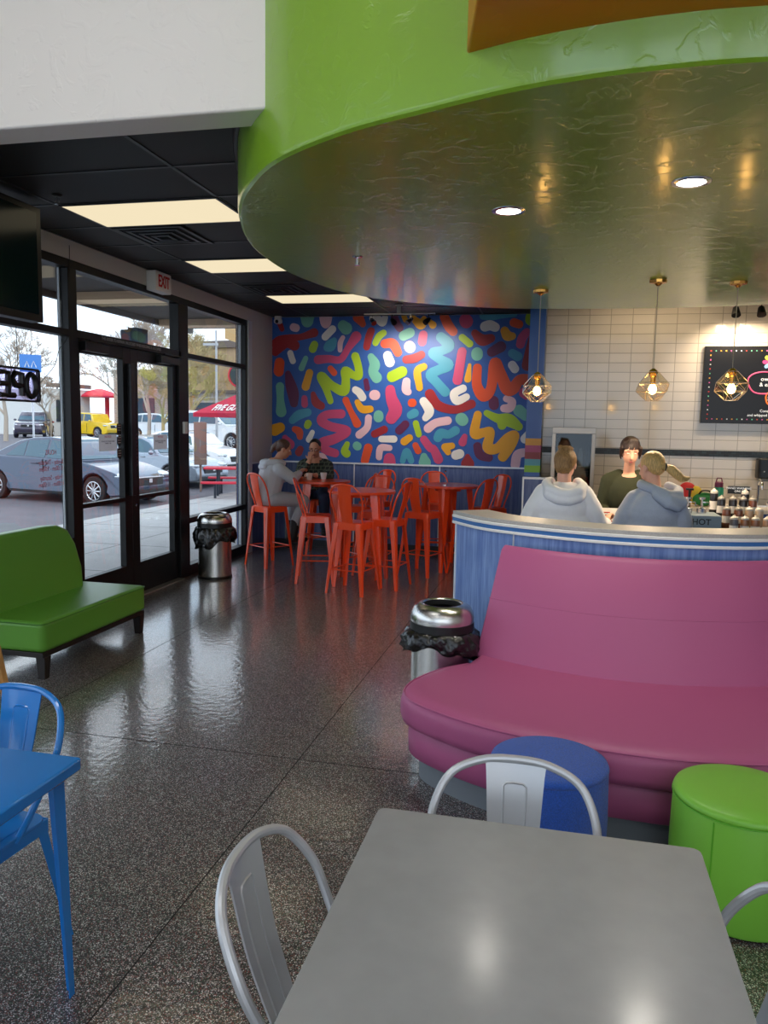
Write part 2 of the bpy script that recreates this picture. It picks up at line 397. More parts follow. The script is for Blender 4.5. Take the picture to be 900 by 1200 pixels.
# ceilings
b=MB(); b.box(-4.2,6.6,3.50,10.7,3.251,3.30); struct(b.build('ceiling',M_ceil))
b=MB()
X0=-3.54
gx=[X0+1.215*k for k in range(0,9)]
gy=[4.965-.61*2+.61*k for k in range(0,12)]
for x in [WX+.012]+gx: b.box(x-.012,x+.012,3.56,10.56,3.246,3.2515)
for y in gy:
    if y<10.5: b.box(WX,6.5,y-.012,y+.012,3.246,3.2515)
struct(b.build('trim_grid',M_grid))
b=MB(); b.box(-4.2,6.6,-5.1,3.4,4.6,4.7); struct(b.build('ceiling_high',mat('white_ceiling',(225,224,220),.7)))
b=MB(); b.box(WX+.001,-1.22,3.37,3.56,3.13,4.6)
struct(b.build('wall_bulkhead',M_white,bevel=.012,seg=3,smooth=True))
b=MB(); b.box(4.0,6.499,3.37,3.56,3.13,4.6); struct(b.build('wall_bulkhead_right',M_white,bevel=.012))

# big gloss green drum soffit over the service counter
DP=[(.494,2.375),(.276,2.37),(.05,2.391),(-.193,2.443),(-.468,2.545),(-.793,2.685),(-1.134,2.925),(-1.387,3.246),(-1.53,3.50),(-1.64,3.768),(-1.735,4.06),(-1.815,4.45),(-1.835,5.05),(-1.70,5.75),(-1.40,6.22),(-.80,6.62),(-.187,6.80),(.773,6.85),(1.525,6.737),(2.3,6.35),(2.9,5.6),(3.1,4.6),(2.8,3.5),(2.1,2.75),(1.2,2.43)]
DR=[(p.x,p.y) for p in catmull([(x*1.13,y*1.13,0) for x,y in DP],6,True)]
b=MB()
n=len(DR)
c0=Vector((sum(p[0] for p in DR)/n,sum(p[1] for p in DR)/n))
def shr(d): return [tuple(Vector(p)+(c0-Vector(p)).normalized()*d) for p in DR]
prof=[(.0,4.59),(.0,2.905),(.006,2.889),(.02,2.88)]
rs=[[(x,y,z) for x,y in shr(d)] for d,z in prof]
b.rings(rs[::-1],cap=True)
struct(b.build('ceiling_drum',M_green,smooth=True,angle=30))
b=MB(); rr=[(x,y) for x,y in DR if y>3.57]
# black trim where the tile ceiling meets the drum
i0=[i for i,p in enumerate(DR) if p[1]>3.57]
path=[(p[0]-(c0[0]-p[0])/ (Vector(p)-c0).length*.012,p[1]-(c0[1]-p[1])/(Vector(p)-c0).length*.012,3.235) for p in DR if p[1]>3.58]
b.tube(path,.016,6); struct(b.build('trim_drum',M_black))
# orange shelf ring projecting from the drum
b=MB()
inner=[p for p in DR if p[1]<3.3 and -.40<p[0]<2.6]
inner.sort(key=lambda p:p[0])
outl=[(x,y+.03) for x,y in inner]+[(inner[-1][0],1.7)]+[(inner[0][0]+.22,1.7)]
outl=[(-.392,2.87)]+outl[1:]
b.prism(outl,3.033,3.75)
struct(b.build('ceiling_ring',M_orangep,bevel=.008,smooth=True))

# ------------------------------------------------------------------ mural
MURAL=[('darkred',[(-3.987,3.17,0.041),(-3.951,3.081,0.036)]),('blush',[(-3.778,3.106,0.056),(-3.74,3.096,0.056)]),('mint',[(-3.574,3.254,0.104),(-3.574,3.192,0.09)]),('blush',[(-3.304,3.25,0.095),(-3.303,3.173,0.081),(-3.302,3.129,0.045)]),('cream',[(-3.204,3.073,0.054),(-3.308,2.971,0.054)]),('mint',[(-3.053,3.12,0.075),(-3.006,3.082,0.086)]),('orange',[(-2.835,3.233,0.077),(-2.769,3.139,0.045)]),('darkred',[(-2.649,3.042,0.054),(-2.681,2.949,0.054),(-2.707,2.829,0.05)]),('lime',[(-2.471,3.016,0.045),(-2.533,2.969,0.05),(-2.582,2.883,0.045)]),('darkred',[(-4.047,2.88,0.068),(-3.974,2.913,0.079),(-3.83,2.95,0.059),(-3.663,2.971,0.045),(-3.473,3.027,0.063)]),('darkred',[(-4.047,2.768,0.063),(-3.974,2.857,0.09),(-3.878,2.901,0.079),(-3.758,2.852,0.072)]),('lime',[(-3.467,2.861,0.056),(-3.49,2.806,0.059)]),('teal',[(-3.178,2.919,0.041),(-3.232,2.849,0.081),(-3.283,2.82,0.05)]),('blush',[(-3.051,2.958,0.032),(-3.087,2.886,0.038),(-3.09,2.786,0.034)]),('pink',[(-3.411,2.654,0.063),(-3.258,2.665,0.054),(-3.082,2.658,0.05),(-2.968,2.819,0.05),(-2.861,2.967,0.075)]),('cream',[(-3.824,2.745,0.045),(-3.805,2.688,0.045),(-3.785,2.637,0.045)]),('mint',[(-3.594,2.672,0.038),(-3.655,2.538,0.045)]),('orange',[(-3.986,2.61,0.075),(-3.997,2.493,0.077)]),('gold',[(-3.535,2.471,0.054),(-3.591,2.28,0.061)]),('maroon',[(-3.857,2.457,0.045),(-3.822,2.322,0.077),(-3.778,2.175,0.086),(-3.765,2.044,0.061)]),('mint',[(-3.977,2.276,0.063),(-3.972,2.105,0.056),(-3.959,1.923,0.081)]),('orange',[(-3.228,2.532,0.043),(-3.173,2.472,0.045)]),('lime',[(-3.223,2.079,0.045),(-3.289,2.253,0.054),(-3.361,2.42,0.068),(-3.207,2.298,0.061),(-3.03,2.222,0.072),(-3.001,2.366,0.061),(-3.01,2.499,0.063),(-2.893,2.44,0.054),(-2.816,2.433,0.059),(-2.825,2.566,0.054),(-2.869,2.698,0.059)]),('mint',[(-2.643,2.691,0.05),(-2.588,2.588,0.075),(-2.61,2.489,0.068),(-2.558,2.408,0.075)]),('cream',[(-2.408,2.708,0.063),(-2.375,2.621,0.07)]),('orange',[(-2.452,2.871,0.061),(-2.339,2.87,0.068),(-2.264,2.751,0.059)]),('blush',[(-2.103,2.83,0.077),(-2.093,2.819,0.077)]),('darkred',[(-2.146,2.654,0.055),(-2.028,2.672,0.062),(-1.935,2.718,0.055)]),('lime',[(-2.337,2.424,0.077),(-2.2,2.49,0.075)]),('blush',[(-2.133,2.355,0.057),(-2.138,2.251,0.062),(-2.106,2.217,0.048)]),('maroon',[(-2.711,2.363,0.036),(-2.689,2.262,0.041)]),('cream',[(-2.86,2.239,0.05),(-2.803,2.201,0.056),(-2.756,2.135,0.056)]),('blush',[(-2.59,2.168,0.07),(-2.572,2.168,0.07)]),('cream',[(-2.63,3.217,0.047),(-2.549,3.197,0.053),(-2.488,3.158,0.056),(-2.453,3.221,0.043)]),('maroon',[(-2.324,3.238,0.051),(-2.289,3.143,0.053),(-2.244,3.079,0.053)]),('gold',[(-2.192,3.243,0.035),(-2.165,3.186,0.037)]),('gold',[(-2.074,3.222,0.04),(-2.02,3.171,0.051),(-1.947,3.127,0.069),(-1.91,3.201,0.037)]),('gold',[(-1.838,3.169,0.029),(-1.787,3.116,0.051)]),('mint',[(-2.189,2.975,0.067),(-2.1,3.015,0.067)]),('pink',[(-1.915,2.984,0.06),(-1.927,2.893,0.06)]),('orange',[(-1.633,3.222,0.062),(-1.572,3.105,0.067),(-1.507,3.026,0.06)]),('pink',[(-1.344,3.174,0.086),(-1.332,3.156,0.089)]),('teal',[(-1.107,3.229,0.053),(-0.994,3.227,0.06),(-0.86,3.234,0.043),(-0.693,3.241,0.033)]),('cream',[(-1.08,3.088,0.067),(-1.013,3.103,0.067),(-0.944,3.076,0.06)]),('orange',[(-0.701,3.135,0.057),(-0.633,3.112,0.055)]),('lime',[(-0.482,3.203,0.072),(-0.476,3.17,0.079)]),('gold',[(-0.819,3.03,0.055),(-0.779,2.964,0.067),(-0.716,2.959,0.05)]),('pink',[(-0.53,3.006,0.055),(-0.582,2.94,0.06),(-0.606,2.852,0.057)]),('darkred',[(-0.46,2.917,0.048),(-0.469,2.763,0.072),(-0.502,2.581,0.077)]),('darkred',[(-1.213,3.001,0.05),(-1.115,2.911,0.077),(-0.996,2.932,0.057)]),('lime',[(-1.383,2.946,0.048),(-1.278,2.862,0.048)]),('teal',[(-1.672,2.953,0.067),(-1.558,2.846,0.077),(-1.644,2.778,0.062),(-1.778,2.745,0.065),(-1.687,2.665,0.062),(-1.557,2.581,0.072),(-1.684,2.517,0.067),(-1.804,2.453,0.067),(-1.714,2.346,0.065),(-1.594,2.221,0.067)]),('mint',[(-1.176,2.739,0.077),(-1.175,2.714,0.077)]),('maroon',[(-0.979,2.754,0.065),(-0.864,2.82,0.074)]),('teal',[(-0.708,2.735,0.057),(-0.635,2.693,0.062)]),('pink',[(-1.378,2.759,0.06),(-1.429,2.381,0.067)]),('gold',[(-1.271,2.581,0.024),(-1.291,2.393,0.048)]),('gold',[(-1.896,2.558,0.048),(-1.984,2.494,0.053),(-1.948,2.275,0.048)]),('cream',[(-0.703,2.581,0.057),(-0.667,2.53,0.057)]),('orange',[(-1.165,2.541,0.06),(-1.164,2.315,0.067),(-1.073,2.175,0.081),(-0.974,2.271,0.067),(-0.935,2.608,0.072),(-0.856,2.474,0.072),(-0.764,2.277,0.086),(-0.68,2.273,0.081),(-0.595,2.39,0.067),(-0.472,2.375,0.086)]),('pink',[(-0.537,2.218,0.067),(-0.498,2.185,0.06)]),('cream',[(-1.352,2.268,0.053),(-1.47,2.199,0.057),(-1.428,2.101,0.057),(-1.302,2.155,0.048)]),('darkred',[(-1.804,2.189,0.069),(-1.683,2.036,0.065),(-1.447,1.982,0.055),(-1.23,2.06,0.06)]),('cream',[(-1.889,2.091,0.057),(-1.805,1.958,0.067),(-1.855,1.865,0.048)]),('orange',[(-2.055,2.066,0.057),(-2.043,2.067,0.057)]),('teal',[(-2.063,1.899,0.057),(-2.011,1.928,0.06)]),('maroon',[(-2.139,1.77,0.057),(-2.221,1.679,0.053)]),('lime',[(-1.991,1.788,0.043),(-1.945,1.638,0.043)]),('blush',[(-1.816,1.722,0.062),(-1.712,1.798,0.057),(-1.548,1.831,0.057)]),('mint',[(-1.363,1.861,0.081),(-1.344,1.841,0.079)]),('teal',[(-1.678,1.597,0.062),(-1.637,1.656,0.067),(-1.531,1.646,0.057),(-1.439,1.699,0.062)]),('maroon',[(-0.934,2.106,0.067),(-0.928,2.052,0.069)]),('blush',[(-0.765,2.137,0.045),(-0.685,2.1,0.05),(-0.716,2.018,0.06),(-0.79,2.008,0.053)]),('mint',[(-0.591,1.982,0.077),(-0.499,1.911,0.067)]),('lime',[(-1.02,1.942,0.043),(-0.881,1.876,0.06),(-0.721,1.851,0.086),(-0.588,1.767,0.055)]),('lime',[(-0.811,1.831,0.072),(-0.809,1.781,0.06)]),('gold',[(-1.14,1.917,0.055),(-1.176,1.665,0.067),(-1.057,1.679,0.062),(-0.961,1.692,0.057),(-0.993,1.485,0.072),(-0.867,1.47,0.067),(-0.731,1.617,0.06),(-0.635,1.653,0.06),(-0.675,1.516,0.06),(-0.783,1.36,0.067)]),('cream',[(-0.498,1.606,0.062),(-0.419,1.68,0.072)]),('blush',[(-0.614,1.255,0.062),(-0.581,1.399,0.062),(-0.413,1.431,0.053)]),('pink',[(-1.309,1.621,0.038),(-1.335,1.542,0.057)]),('pink',[(-1.872,1.569,0.053),(-1.786,1.461,0.057),(-1.731,1.432,0.057),(-1.663,1.301,0.065)]),('gold',[(-1.567,1.471,0.055),(-1.48,1.49,0.045)]),('gold',[(-1.574,1.471,0.053),(-1.532,1.402,0.043)]),('cream',[(-1.423,1.366,0.065),(-1.372,1.383,0.065)]),('maroon',[(-1.132,1.493,0.057),(-1.093,1.379,0.062),(-0.973,1.343,0.057)]),('darkred',[(-1.262,1.352,0.033),(-1.258,1.247,0.091)]),('gold',[(-2.146,1.535,0.057),(-2.075,1.586,0.05)]),('orange',[(-1.989,1.485,0.043),(-1.949,1.411,0.048)]),('teal',[(-2.164,1.264,0.041),(-2.112,1.399,0.05),(-2.044,1.272,0.045)]),('mint',[(-1.866,1.335,0.048),(-1.852,1.249,0.086)]),('pink',[(-3.061,1.902,0.063),(-3.273,1.887,0.059),(-3.356,1.807,0.068),(-3.224,1.726,0.063),(-2.976,1.667,0.063),(-3.128,1.562,0.068),(-3.341,1.478,0.077),(-3.28,1.389,0.063),(-3.144,1.347,0.059)]),('orange',[(-2.998,2.093,0.05),(-2.921,1.937,0.043),(-2.83,1.771,0.061)]),('gold',[(-2.829,2.068,0.041),(-2.758,1.973,0.054),(-2.642,1.974,0.05)]),('blush',[(-2.664,1.852,0.05),(-2.684,1.717,0.05),(-2.795,1.614,0.056)]),('mint',[(-2.521,1.889,0.07),(-2.521,1.863,0.072)]),('pink',[(-2.361,2.242,0.068),(-2.34,2.122,0.081),(-2.28,1.968,0.095),(-2.337,1.852,0.081)]),('darkred',[(-2.574,1.63,0.052),(-2.437,1.695,0.054)]),('lime',[(-2.968,1.482,0.038),(-3.007,1.384,0.054),(-2.974,1.346,0.059)]),('mint',[(-2.83,1.461,0.059),(-2.818,1.452,0.061)]),('cream',[(-2.474,1.561,0.045),(-2.295,1.565,0.05)]),('blush',[(-2.504,1.307,0.045),(-2.481,1.435,0.05),(-2.356,1.441,0.043)]),('orange',[(-2.661,1.433,0.063),(-2.707,1.256,0.059)]),('pink',[(-2.354,1.289,0.081),(-2.352,1.221,0.09)]),('maroon',[(-2.135,1.772,0.054),(-2.224,1.686,0.056)]),('teal',[(-3.788,1.8,0.054),(-3.692,1.877,0.068),(-3.555,1.917,0.056)]),('lime',[(-3.549,1.758,0.054),(-3.563,1.729,0.05)]),('orange',[(-3.751,1.675,0.045),(-3.686,1.64,0.059),(-3.673,1.567,0.045)]),('gold',[(-4.056,1.658,0.086),(-3.97,1.694,0.072)]),('pink',[(-3.609,2.113,0.045),(-3.604,2.03,0.05)]),('darkred',[(-3.478,2.173,0.038),(-3.437,2.061,0.063),(-3.358,2.01,0.056)]),('cream',[(-3.486,1.635,0.036),(-3.538,1.531,0.045)]),('pink',[(-3.897,1.546,0.045),(-3.823,1.456,0.072)]),('darkred',[(-3.665,1.391,0.05),(-3.689,1.344,0.056)]),('blush',[(-3.351,1.261,0.086),(-3.314,1.228,0.072)])]
PAL=dict(blue=(44,92,172),darkred=(158,28,34),blush=(236,192,200),mint=(116,186,166),cream=(240,234,226),orange=(228,82,34),lime=(168,200,28),teal=(72,158,186),pink=(206,70,116),gold=(238,168,24),maroon=(98,22,72))
def mural():
    x0,x1,z0,z1=WX+.003,-.405,1.222,3.244; Y=10.555
    b=MB(); b.box(x0,x1,Y,10.579,z0,z1)
    keys=['blue']+[k for k in PAL if k!='blue']
    for idx,(col,pts) in enumerate(MURAL):
        b.m=keys.index(col); y=Y-.004-.00002*idx
        P=catmull([(p[0],p[1],p[2]) for p in pts],7)
        def cl(x,z,dy=0): return (min(max(x,x0),x1),y+dy,min(max(z,z0),z1))
        L=[];Rr=[]; k=len(P)
        for i,p in enumerate(P):
            t=Vector((P[min(i+1,k-1)].x-P[max(i-1,0)].x,P[min(i+1,k-1)].y-P[max(i-1,0)].y))
            t=t.normalized() if t.length>1e-6 else Vector((1,0)); nn=Vector((-t.y,t.x))
            L.append(cl(p.x+nn.x*p.z,p.y+nn.y*p.z,-i*1e-5)); Rr.append(cl(p.x-nn.x*p.z,p.y-nn.y*p.z,-i*1e-5))
        vs=[];fs=[]
        for i in range(k): vs+= [L[i],Rr[i]]
        for i in range(k-1): fs.append((2*i,2*i+1,2*i+3,2*i+2))
        b.add(vs,fs)
        for q in ((0,-1),(k-1,-1),):
            p=P[q[0]]; b.add([cl(p.x+p.z*math.cos(2*PI*j/20),p.y+p.z*math.sin(2*PI*j/20),.0006+(.0001 if q[0] else 0)) for j in range(20)],[tuple(range(20))])
        # round the joints of tight bends
        for i in range(2,k-2,2):
            p=P[i]; b.add([cl(p.x+p.z*math.cos(2*PI*j/14),p.y+p.z*math.sin(2*PI*j/14),.001+i*2e-5) for j in range(14)],[tuple(range(14))])
    o=b.build('wall_mural',[mat('mural_'+k,PAL[k],.42) for k in keys])
    return struct(o)
mural()

# ------------------------------------------------------------------ glazing
GX=-4.17
def frame(b,y0,y1,z0,z1,x0=-4.215,x1=-4.105): b.box(x0,x1,y0,y1,z0,z1)
b=MB()
frame(b,-2.2,9.68,3.02,3.09)              # head
frame(b,-2.2,5.90,2.455,2.51); frame(b,5.98,7.86,2.45,2.52); frame(b,8.02,9.62,2.455,2.51)
frame(b,9.61,9.68,0,3.02); frame(b,7.80,8.02,0,3.02); frame(b,5.88,6.0,0,3.02)
for y in (-2.2,-.6,1.0,2.6,4.2): frame(b,y-.035,y+.035,0,3.02)
frame(b,8.02,9.61,.60,.665); frame(b,8.02,9.61,0,.12)
frame(b,-2.2,5.88,.66,.73); frame(b,-2.2,5.88,0,.12)
struct(b.build('window_frame',M_black,bevel=.004))
b=MB()
for y in (5.865,): b.box(-4.195,-4.178,y-.003,y+.006,.12,3.02)
b.box(-4.20,-4.165,9.598,9.606,.12,3.02)
struct(b.build('trim_5',mat('light_grey_gasket',(200,206,212),.4)))
def pane(name,y0,y1,z0,z1):
    b=MB(); b.box(GX-.004,GX+.004,y0,y1,z0,z1); return struct(b.build(name,M_glass))
pane('window_1',4.235,5.865,.73,2.455); pane('window_2',4.235,5.865,2.51,3.02); pane('window_3',4.235,5.865,.12,.66)
pane('window_4',6.0,7.80,2.52,3.02); pane('window_5',8.02,9.61,2.51,3.02); pane('window_6',8.02,9.61,.665,2.455); pane('window_7',8.02,9.61,.12,.60)
k=8
for y in (-2.2,-.6,1.0,2.6):
    pane('window_%d'%k,y+.035,y+1.565,.73,2.455); pane('window_%d'%(k+1),y+.035,y+1.565,2.51,3.02); k+=2
# doors
def leaf(idx,y0,y1,g0,g1,label):
    d=MB(); x0,x1=-4.20,-4.135
    d.box(x0,x1,y0,g0,.012,2.445); d.box(x0,x1,g1,y1,.012,2.445); d.box(x0,x1,g0,g1,.012,.325); d.box(x0,x1,g0,g1,2.335,2.445); d.box(x0,x1,g0,g1,.965,1.005)
    o=struct(d.build('door_%d'%idx,M_black,bevel=.003))
    g=MB(); g.box(GX-.004,GX+.004,g0,g1,.325,.965); g.box(GX-.004,GX+.004,g0,g1,1.005,2.335); g.build('pane',M_glass,o)
    return o
d1=leaf(1,6.0,6.868,6.062,6.742,'')
d2=leaf(2,6.872,7.80,7.004,7.715,'')
for d,y in ((d2,6.93),):
    h=MB(); h.tube([(-4.20,y,1.0),(-4.27,y,1.01),(-4.27,y,1.22),(-4.20,y,1.23)],.013,8); h.build('handle',M_blackp,d)
for d,ya,yb in ((d1,6.0,6.42),(d2,7.30,7.76)):
    h=MB(); h.box(-4.135,-4.07,ya+.06,yb,2.35,2.43); h.box(-4.07,-4.05,ya+.1,ya+.5,2.435,2.45); h.build('door_closer',M_blackp,d,bevel=.004)
h=MB(); h.box(-4.135,-4.085,6.80,6.86,1.02,2.30); h.build('exit_bar',mat('dark_metal',(26,24,26),.35,.4),d1,bevel=.004)
h=MB(); 
for i in range(9):
    for yy in (6.905,6.955): h.box(-4.136,-4.131,yy,yy+.022,1.30+i*.038,1.325+i*.038)
h.build('handle_plate',mat('plum_lettering',(88,60,70),.5),d2)
h=MB(); h.lathe([(.012,0),(.012,.004)],(0,0,0),12); 
lk=MB(); lk.M=Matrix.Translation((-4.135,6.93,.91))@Euler((0,PI/2,0)).to_matrix().to_4x4(); lk.lathe([(.016,0),(.016,.008),(.008,.012)],(0,0,0),14); lk.build('lock',M_chrome,d2)
b=MB(); b.box(-4.18,-4.06,6.87,7.80,0,.012); b.box(-4.18,-4.06,6.0,6.87,0,.012); struct(b.build('trim_6',mat('threshold_aluminium',(150,146,140),.4,.6)))
# header lettering on the door frame
o=text('THIS DOOR TO REMAIN UNLOCKED WHEN BUILDING IS OCCUPIED',.040,(-4.101,6.88,2.487),FX,mat('silver_lettering',(176,176,178),.4),None,'header_lettering',.0005,sx=.86)
tag(o,'small silver lettering on the black bar above the entrance doors','lettering')
# light strip on jamb: small beige switch
t=MB(); t.box(-4.104,-4.07,7.86,7.93,1.62,1.75); tag(t.build('door_sensor',M_whitep,bevel=.006),'small beige box fixed to the door jamb','sensor')
t=MB(); t.box(-4.33,-4.22,7.03,7.15,2.50,2.65); t.box(-4.33,-4.22,7.16,7.36,2.50,2.685); tag(t.build('outdoor_light_box',mat('olive_metal',(66,70,60),.6),bevel=.004),'olive metal box outside above the double doors','light box')
# stickers and notices on the glass
def flat(name,y0,y1,z0,z1,m,x=-4.162,parent=None,**k):
    b=MB(); b.box(x,x+.002,y0,y1,z0,z1); return b.build(name,m,parent,**k)
for (ya,yb,za,zb,lab) in ((6.36,6.65,1.465,1.62,'white notice sheet taped to the left door glass'),(7.34,7.62,1.455,1.61,'white notice sheet taped to the right door glass')):
    r=thing('notice_sheet',lab,'notice',(-4.162,ya,za),0,'notices on the door glass')
    flat('sheet',ya,yb,za,zb,mat('notice_paper',(214,208,210),.8),parent=r,world=True)
    w=yb-ya; mi=mat('notice_ink',(90,70,84),.8)
    text('NOTICE',.03,(-4.159,(ya+yb)/2,zb-.022),FX,M_redt,r,'heading',.0003)
    text('PLEASE USE OTHER DOOR\nTHANK YOU',.018,(-4.159,(ya+yb)/2,zb-.075),FX,mi,r,'lettering',.0003)
flatm=mat('sticker_dark',(34,22,28),.5)
for i,(z0,z1) in enumerate(((1.62,1.72),(1.50,1.60),(1.375,1.485))):
    r=thing('door_decal',['dark rectangular decal at the top of the door glass','striped dark shield decal under the rectangular door decal','dark pointed decal lowest on the door glass'][i],'sticker',(-4.162,6.60,z0),0)
    b=MB(); 
    if i==0: b.box(-4.162,-4.160,6.66,6.735,z0,z1)
    else:
        b.add([(-4.161,6.66,z0+.03),(-4.161,6.70,z0),(-4.161,6.735,z0+.03),(-4.161,6.735,z1),(-4.161,6.66,z1),(-4.163,6.66,z0+.03),(-4.163,6.70,z0),(-4.163,6.735,z0+.03),(-4.163,6.735,z1),(-4.163,6.66,z1)],[(0,1,2,3,4),(9,8,7,6,5),(0,5,6,1),(1,6,7,2),(2,7,8,3),(3,8,9,4),(4,9,5,0)])
    b.build('decal',flatm,r,world=True)
    b=MB()
    for q in range(3 if i!=1 else 4): b.box(-4.1595,-4.159,6.672,6.724,z0+.035+q*.024,z0+.043+q*.024)
    b.build('decal_print',mat('decal_print',(190,180,186),.6),r,world=True)
# red opening hours (lettered for readers outside, so mirrored in here)
r=thing('hours_lettering','red opening hours lettering on the left window glass','lettering',(-4.166,5.2,1.0))
for i,(s,z) in enumerate((('HOURS',1.475),('Sunday - Thursday',1.395),('11:00am - 9:00pm',1.34),('Friday - Saturday',1.265),('11:00am - 11:00pm',1.21))):
    text(s,.058,(-4.160,5.67,z),FXN,M_redt,r,'lettering',.0003,sx=.74)
# OPEN sign in the window
r=thing('open_sign','black framed OPEN window sign hanging by cords','sign',(-4.12,5.1,1.88))
Ms=mat('sign_acrylic',(214,206,232),.3)
def outl(y0,y1,z0,z1,rad,t): 
    a=rrect(y0,y1,z0,z1,rad,6); c=rrect(y0+t,y1-t,z0+t,z1-t,max(rad-t,.005),6); return a,c
def ringmesh(b,a,c,x0,x1):
    n=len(a); vs=[(x1,p[0],p[1]) for p in a]+[(x1,p[0],p[1]) for p in c]+[(x0,p[0],p[1]) for p in a]+[(x0,p[0],p[1]) for p in c]
    fs=[]
    for i in range(n):
        j=(i+1)%n; fs+=[(i,j,n+j,n+i),(2*n+i,3*n+i,3*n+j,2*n+j),(i,2*n+i,2*n+j,j),(n+i,n+j,3*n+j,3*n+i)]
    b.add(vs,fs)
b=MB(); a,c=outl(4.50,5.485,1.882,2.145,.03,.016); ringmesh(b,a,c,-4.13,-4.10); b.build('sign_frame',M_blackp,r,world=True)
b=MB(); b.box(-4.128,-4.124,4.51,5.475,1.892,2.135); b.build('back_panel',glass('sign_clear',(236,230,250),.3),r,world=True)
b=MB()
def stroke(b,pts,w=.016,cl=False): b.tube([(-4.112,y,z) for y,z in pts],w,6,closed=cl)
def el(cy,cz,ry,rz): return [(cy+ry*math.cos(2*PI*i/20),cz+rz*math.sin(2*PI*i/20)) for i in range(20)]
zz=2.013
stroke(b,el(5.385,zz,.058,.088),.022,True)                                  # O
stroke(b,[(5.275,zz-.085),(5.275,zz+.085),(5.20,zz+.085),(5.165,zz+.045),(5.20,zz-.005),(5.275,zz-.01)],.025)   # P, reversed
stroke(b,[(5.02,zz+.085),(5.125,zz+.085),(5.125,zz-.085),(5.02,zz-.085)],.024); stroke(b,[(5.125,zz),(5.02,zz)],.022); stroke(b,[(5.19,zz-.085),(5.12,zz-.085)],.024)  # E
stroke(b,[(4.94,zz-.085),(4.94,zz+.085),(4.80,zz-.085),(4.80,zz+.085)],.024)    # N
b.build('tube_letters',M_blackp,r,world=True)
b=MB(); b.tube([(-4.12,5.25,2.145),(-4.122,5.245,2.5)],.003,5); b.build('cord',M_blackp,r,world=True)
b=MB(); b.tube(catmull([(-4.12,5.49,2.03),(-4.12,5.56,2.08),(-4.12,5.70,2.20),(-4.12,5.76,2.33),(-4.12,5.84,2.40),(-4.12,5.88,2.50),(-4.10,5.90,3.05),(-4.095,5.9,3.2)],4),.003,5); b.build('power_cord',M_blackp,r,world=True)
# exit sign
r=thing('exit_sign','white EXIT sign with red letters above the doors','sign',(-4.05,7.45,3.05))
b=MB(); b.box(-4.099,-3.99,7.13,7.44,3.045,3.238); b.build('housing',M_whitep,r,bevel=.008,world=True)
text('EXIT',.165,(-3.988,7.285,3.14),FX,M_redt,r,'lettering',.002,sx=.66,bold=.003)
# television
r=thing('television','large black television hung high by the window, screen dark','television',(-3.66,4.2,2.43))
b=MB(); b.box(-3.70,-3.60,3.50,4.87,2.425,3.20); b.build('bezel',M_blackp,r,bevel=.006,world=True)
b=MB(); b.box(-3.60,-3.598,3.54,4.82,2.475,3.16); b.build('screen',mat('dark_screen',(8,30,30),.16,spec=.3),r,world=True)
b=MB(); b.box(-3.80,-3.70,4.1,4.3,2.7,3.0); b.box(-4.10,-3.80,4.15,4.25,2.80,2.90); b.build('wall_bracket',M_blackp,r,world=True)

# ceiling fixtures
def panel(i,x,y,label):
    r=thing('ceiling_light',label,'ceiling light',(x,y,3.24),0,'lit rectangular panels in the black ceiling')
    f=MB(); a=rrect(-.605,.605,-.303,.303,.004,1)
    for (p,q,s_,t) in ((-.605,.605,-.303,-.285),(-.605,.605,.285,.303),(-.605,-.587,-.285,.285),(.587,.605,-.285,.285)): f.box(p,q,s_,t,0,.012)
    f.build('frame',M_grid,r)
    f=MB(); f.box(-.587,.587,-.285,.285,.002,.008); f.build('diffuser',M_panel,r)
    return r
pl=panel(0,-2.93,5.27,'nearest glowing ceiling panel, just left of the green drum')
for x,y,l in ((-2.93,7.10,'middle glowing ceiling panel, partly behind the green drum'),(-2.90,9.05,'farthest glowing ceiling panel, close to the mural')):
    dup(pl,(x,y,3.24),0,l)
def vent(x,y,l):
    r=thing('ceiling_vent',l,'vent',(x,y,3.243),0,'black ceiling vents')
    f=MB()
    for k,(w,z) in enumerate(((.29,0),(.22,-.004),(.15,-.008),(.08,-.012))):
        for (p,q,s_,t) in ((-w,w,-w,-w+.03),(-w,w,w-.03,w),(-w,-w+.03,-w+.03,w-.03),(w-.03,w,-w+.03,w-.03)): f.box(p,q,s_,t,z-.004,z+.004)
    f.build('louvre',mat('vent_metal',(46,48,52),.4,.3),r)
    f=MB(); f.box(-.3,.3,-.3,.3,.0,.003); f.build('backing',mat('vent_dark',(5,5,6),.9),r)
    return r
v=vent(-3.22,5.90,'black square ceiling vent behind the nearest light panel')
dup(v,(-3.2,8.40,3.243),0,'black square ceiling vent between the two farther light panels')
def sprinkler(x,y,z,l):
    r=thing('sprinkler_head',l,'sprinkler',(x,y,z))
    f=MB(); f.lathe([(.035,0),(.035,-.004),(.02,-.012)][::-1],(0,0,0),14); f.build('escutcheon',M_blackp if z>3 else M_chrome,r)
    f=MB(); f.lathe([(.02,-.062),(.02,-.058),(.006,-.055),(.006,-.01)],(0,0,0),12); f.tube([(-.014,0,-.02),(-.016,0,-.045),(0,0,-.056)],.003,5); f.tube([(.014,0,-.02),(.016,0,-.045),(0,0,-.056)],.003,5)
    f.build('deflector',M_chrome,r)
    return r
sprinkler(-3.38,4.75,3.248,'sprinkler head in the black ceiling above the television')
sprinkler(-1.40,5.17,2.879,'sprinkler head under the green drum')
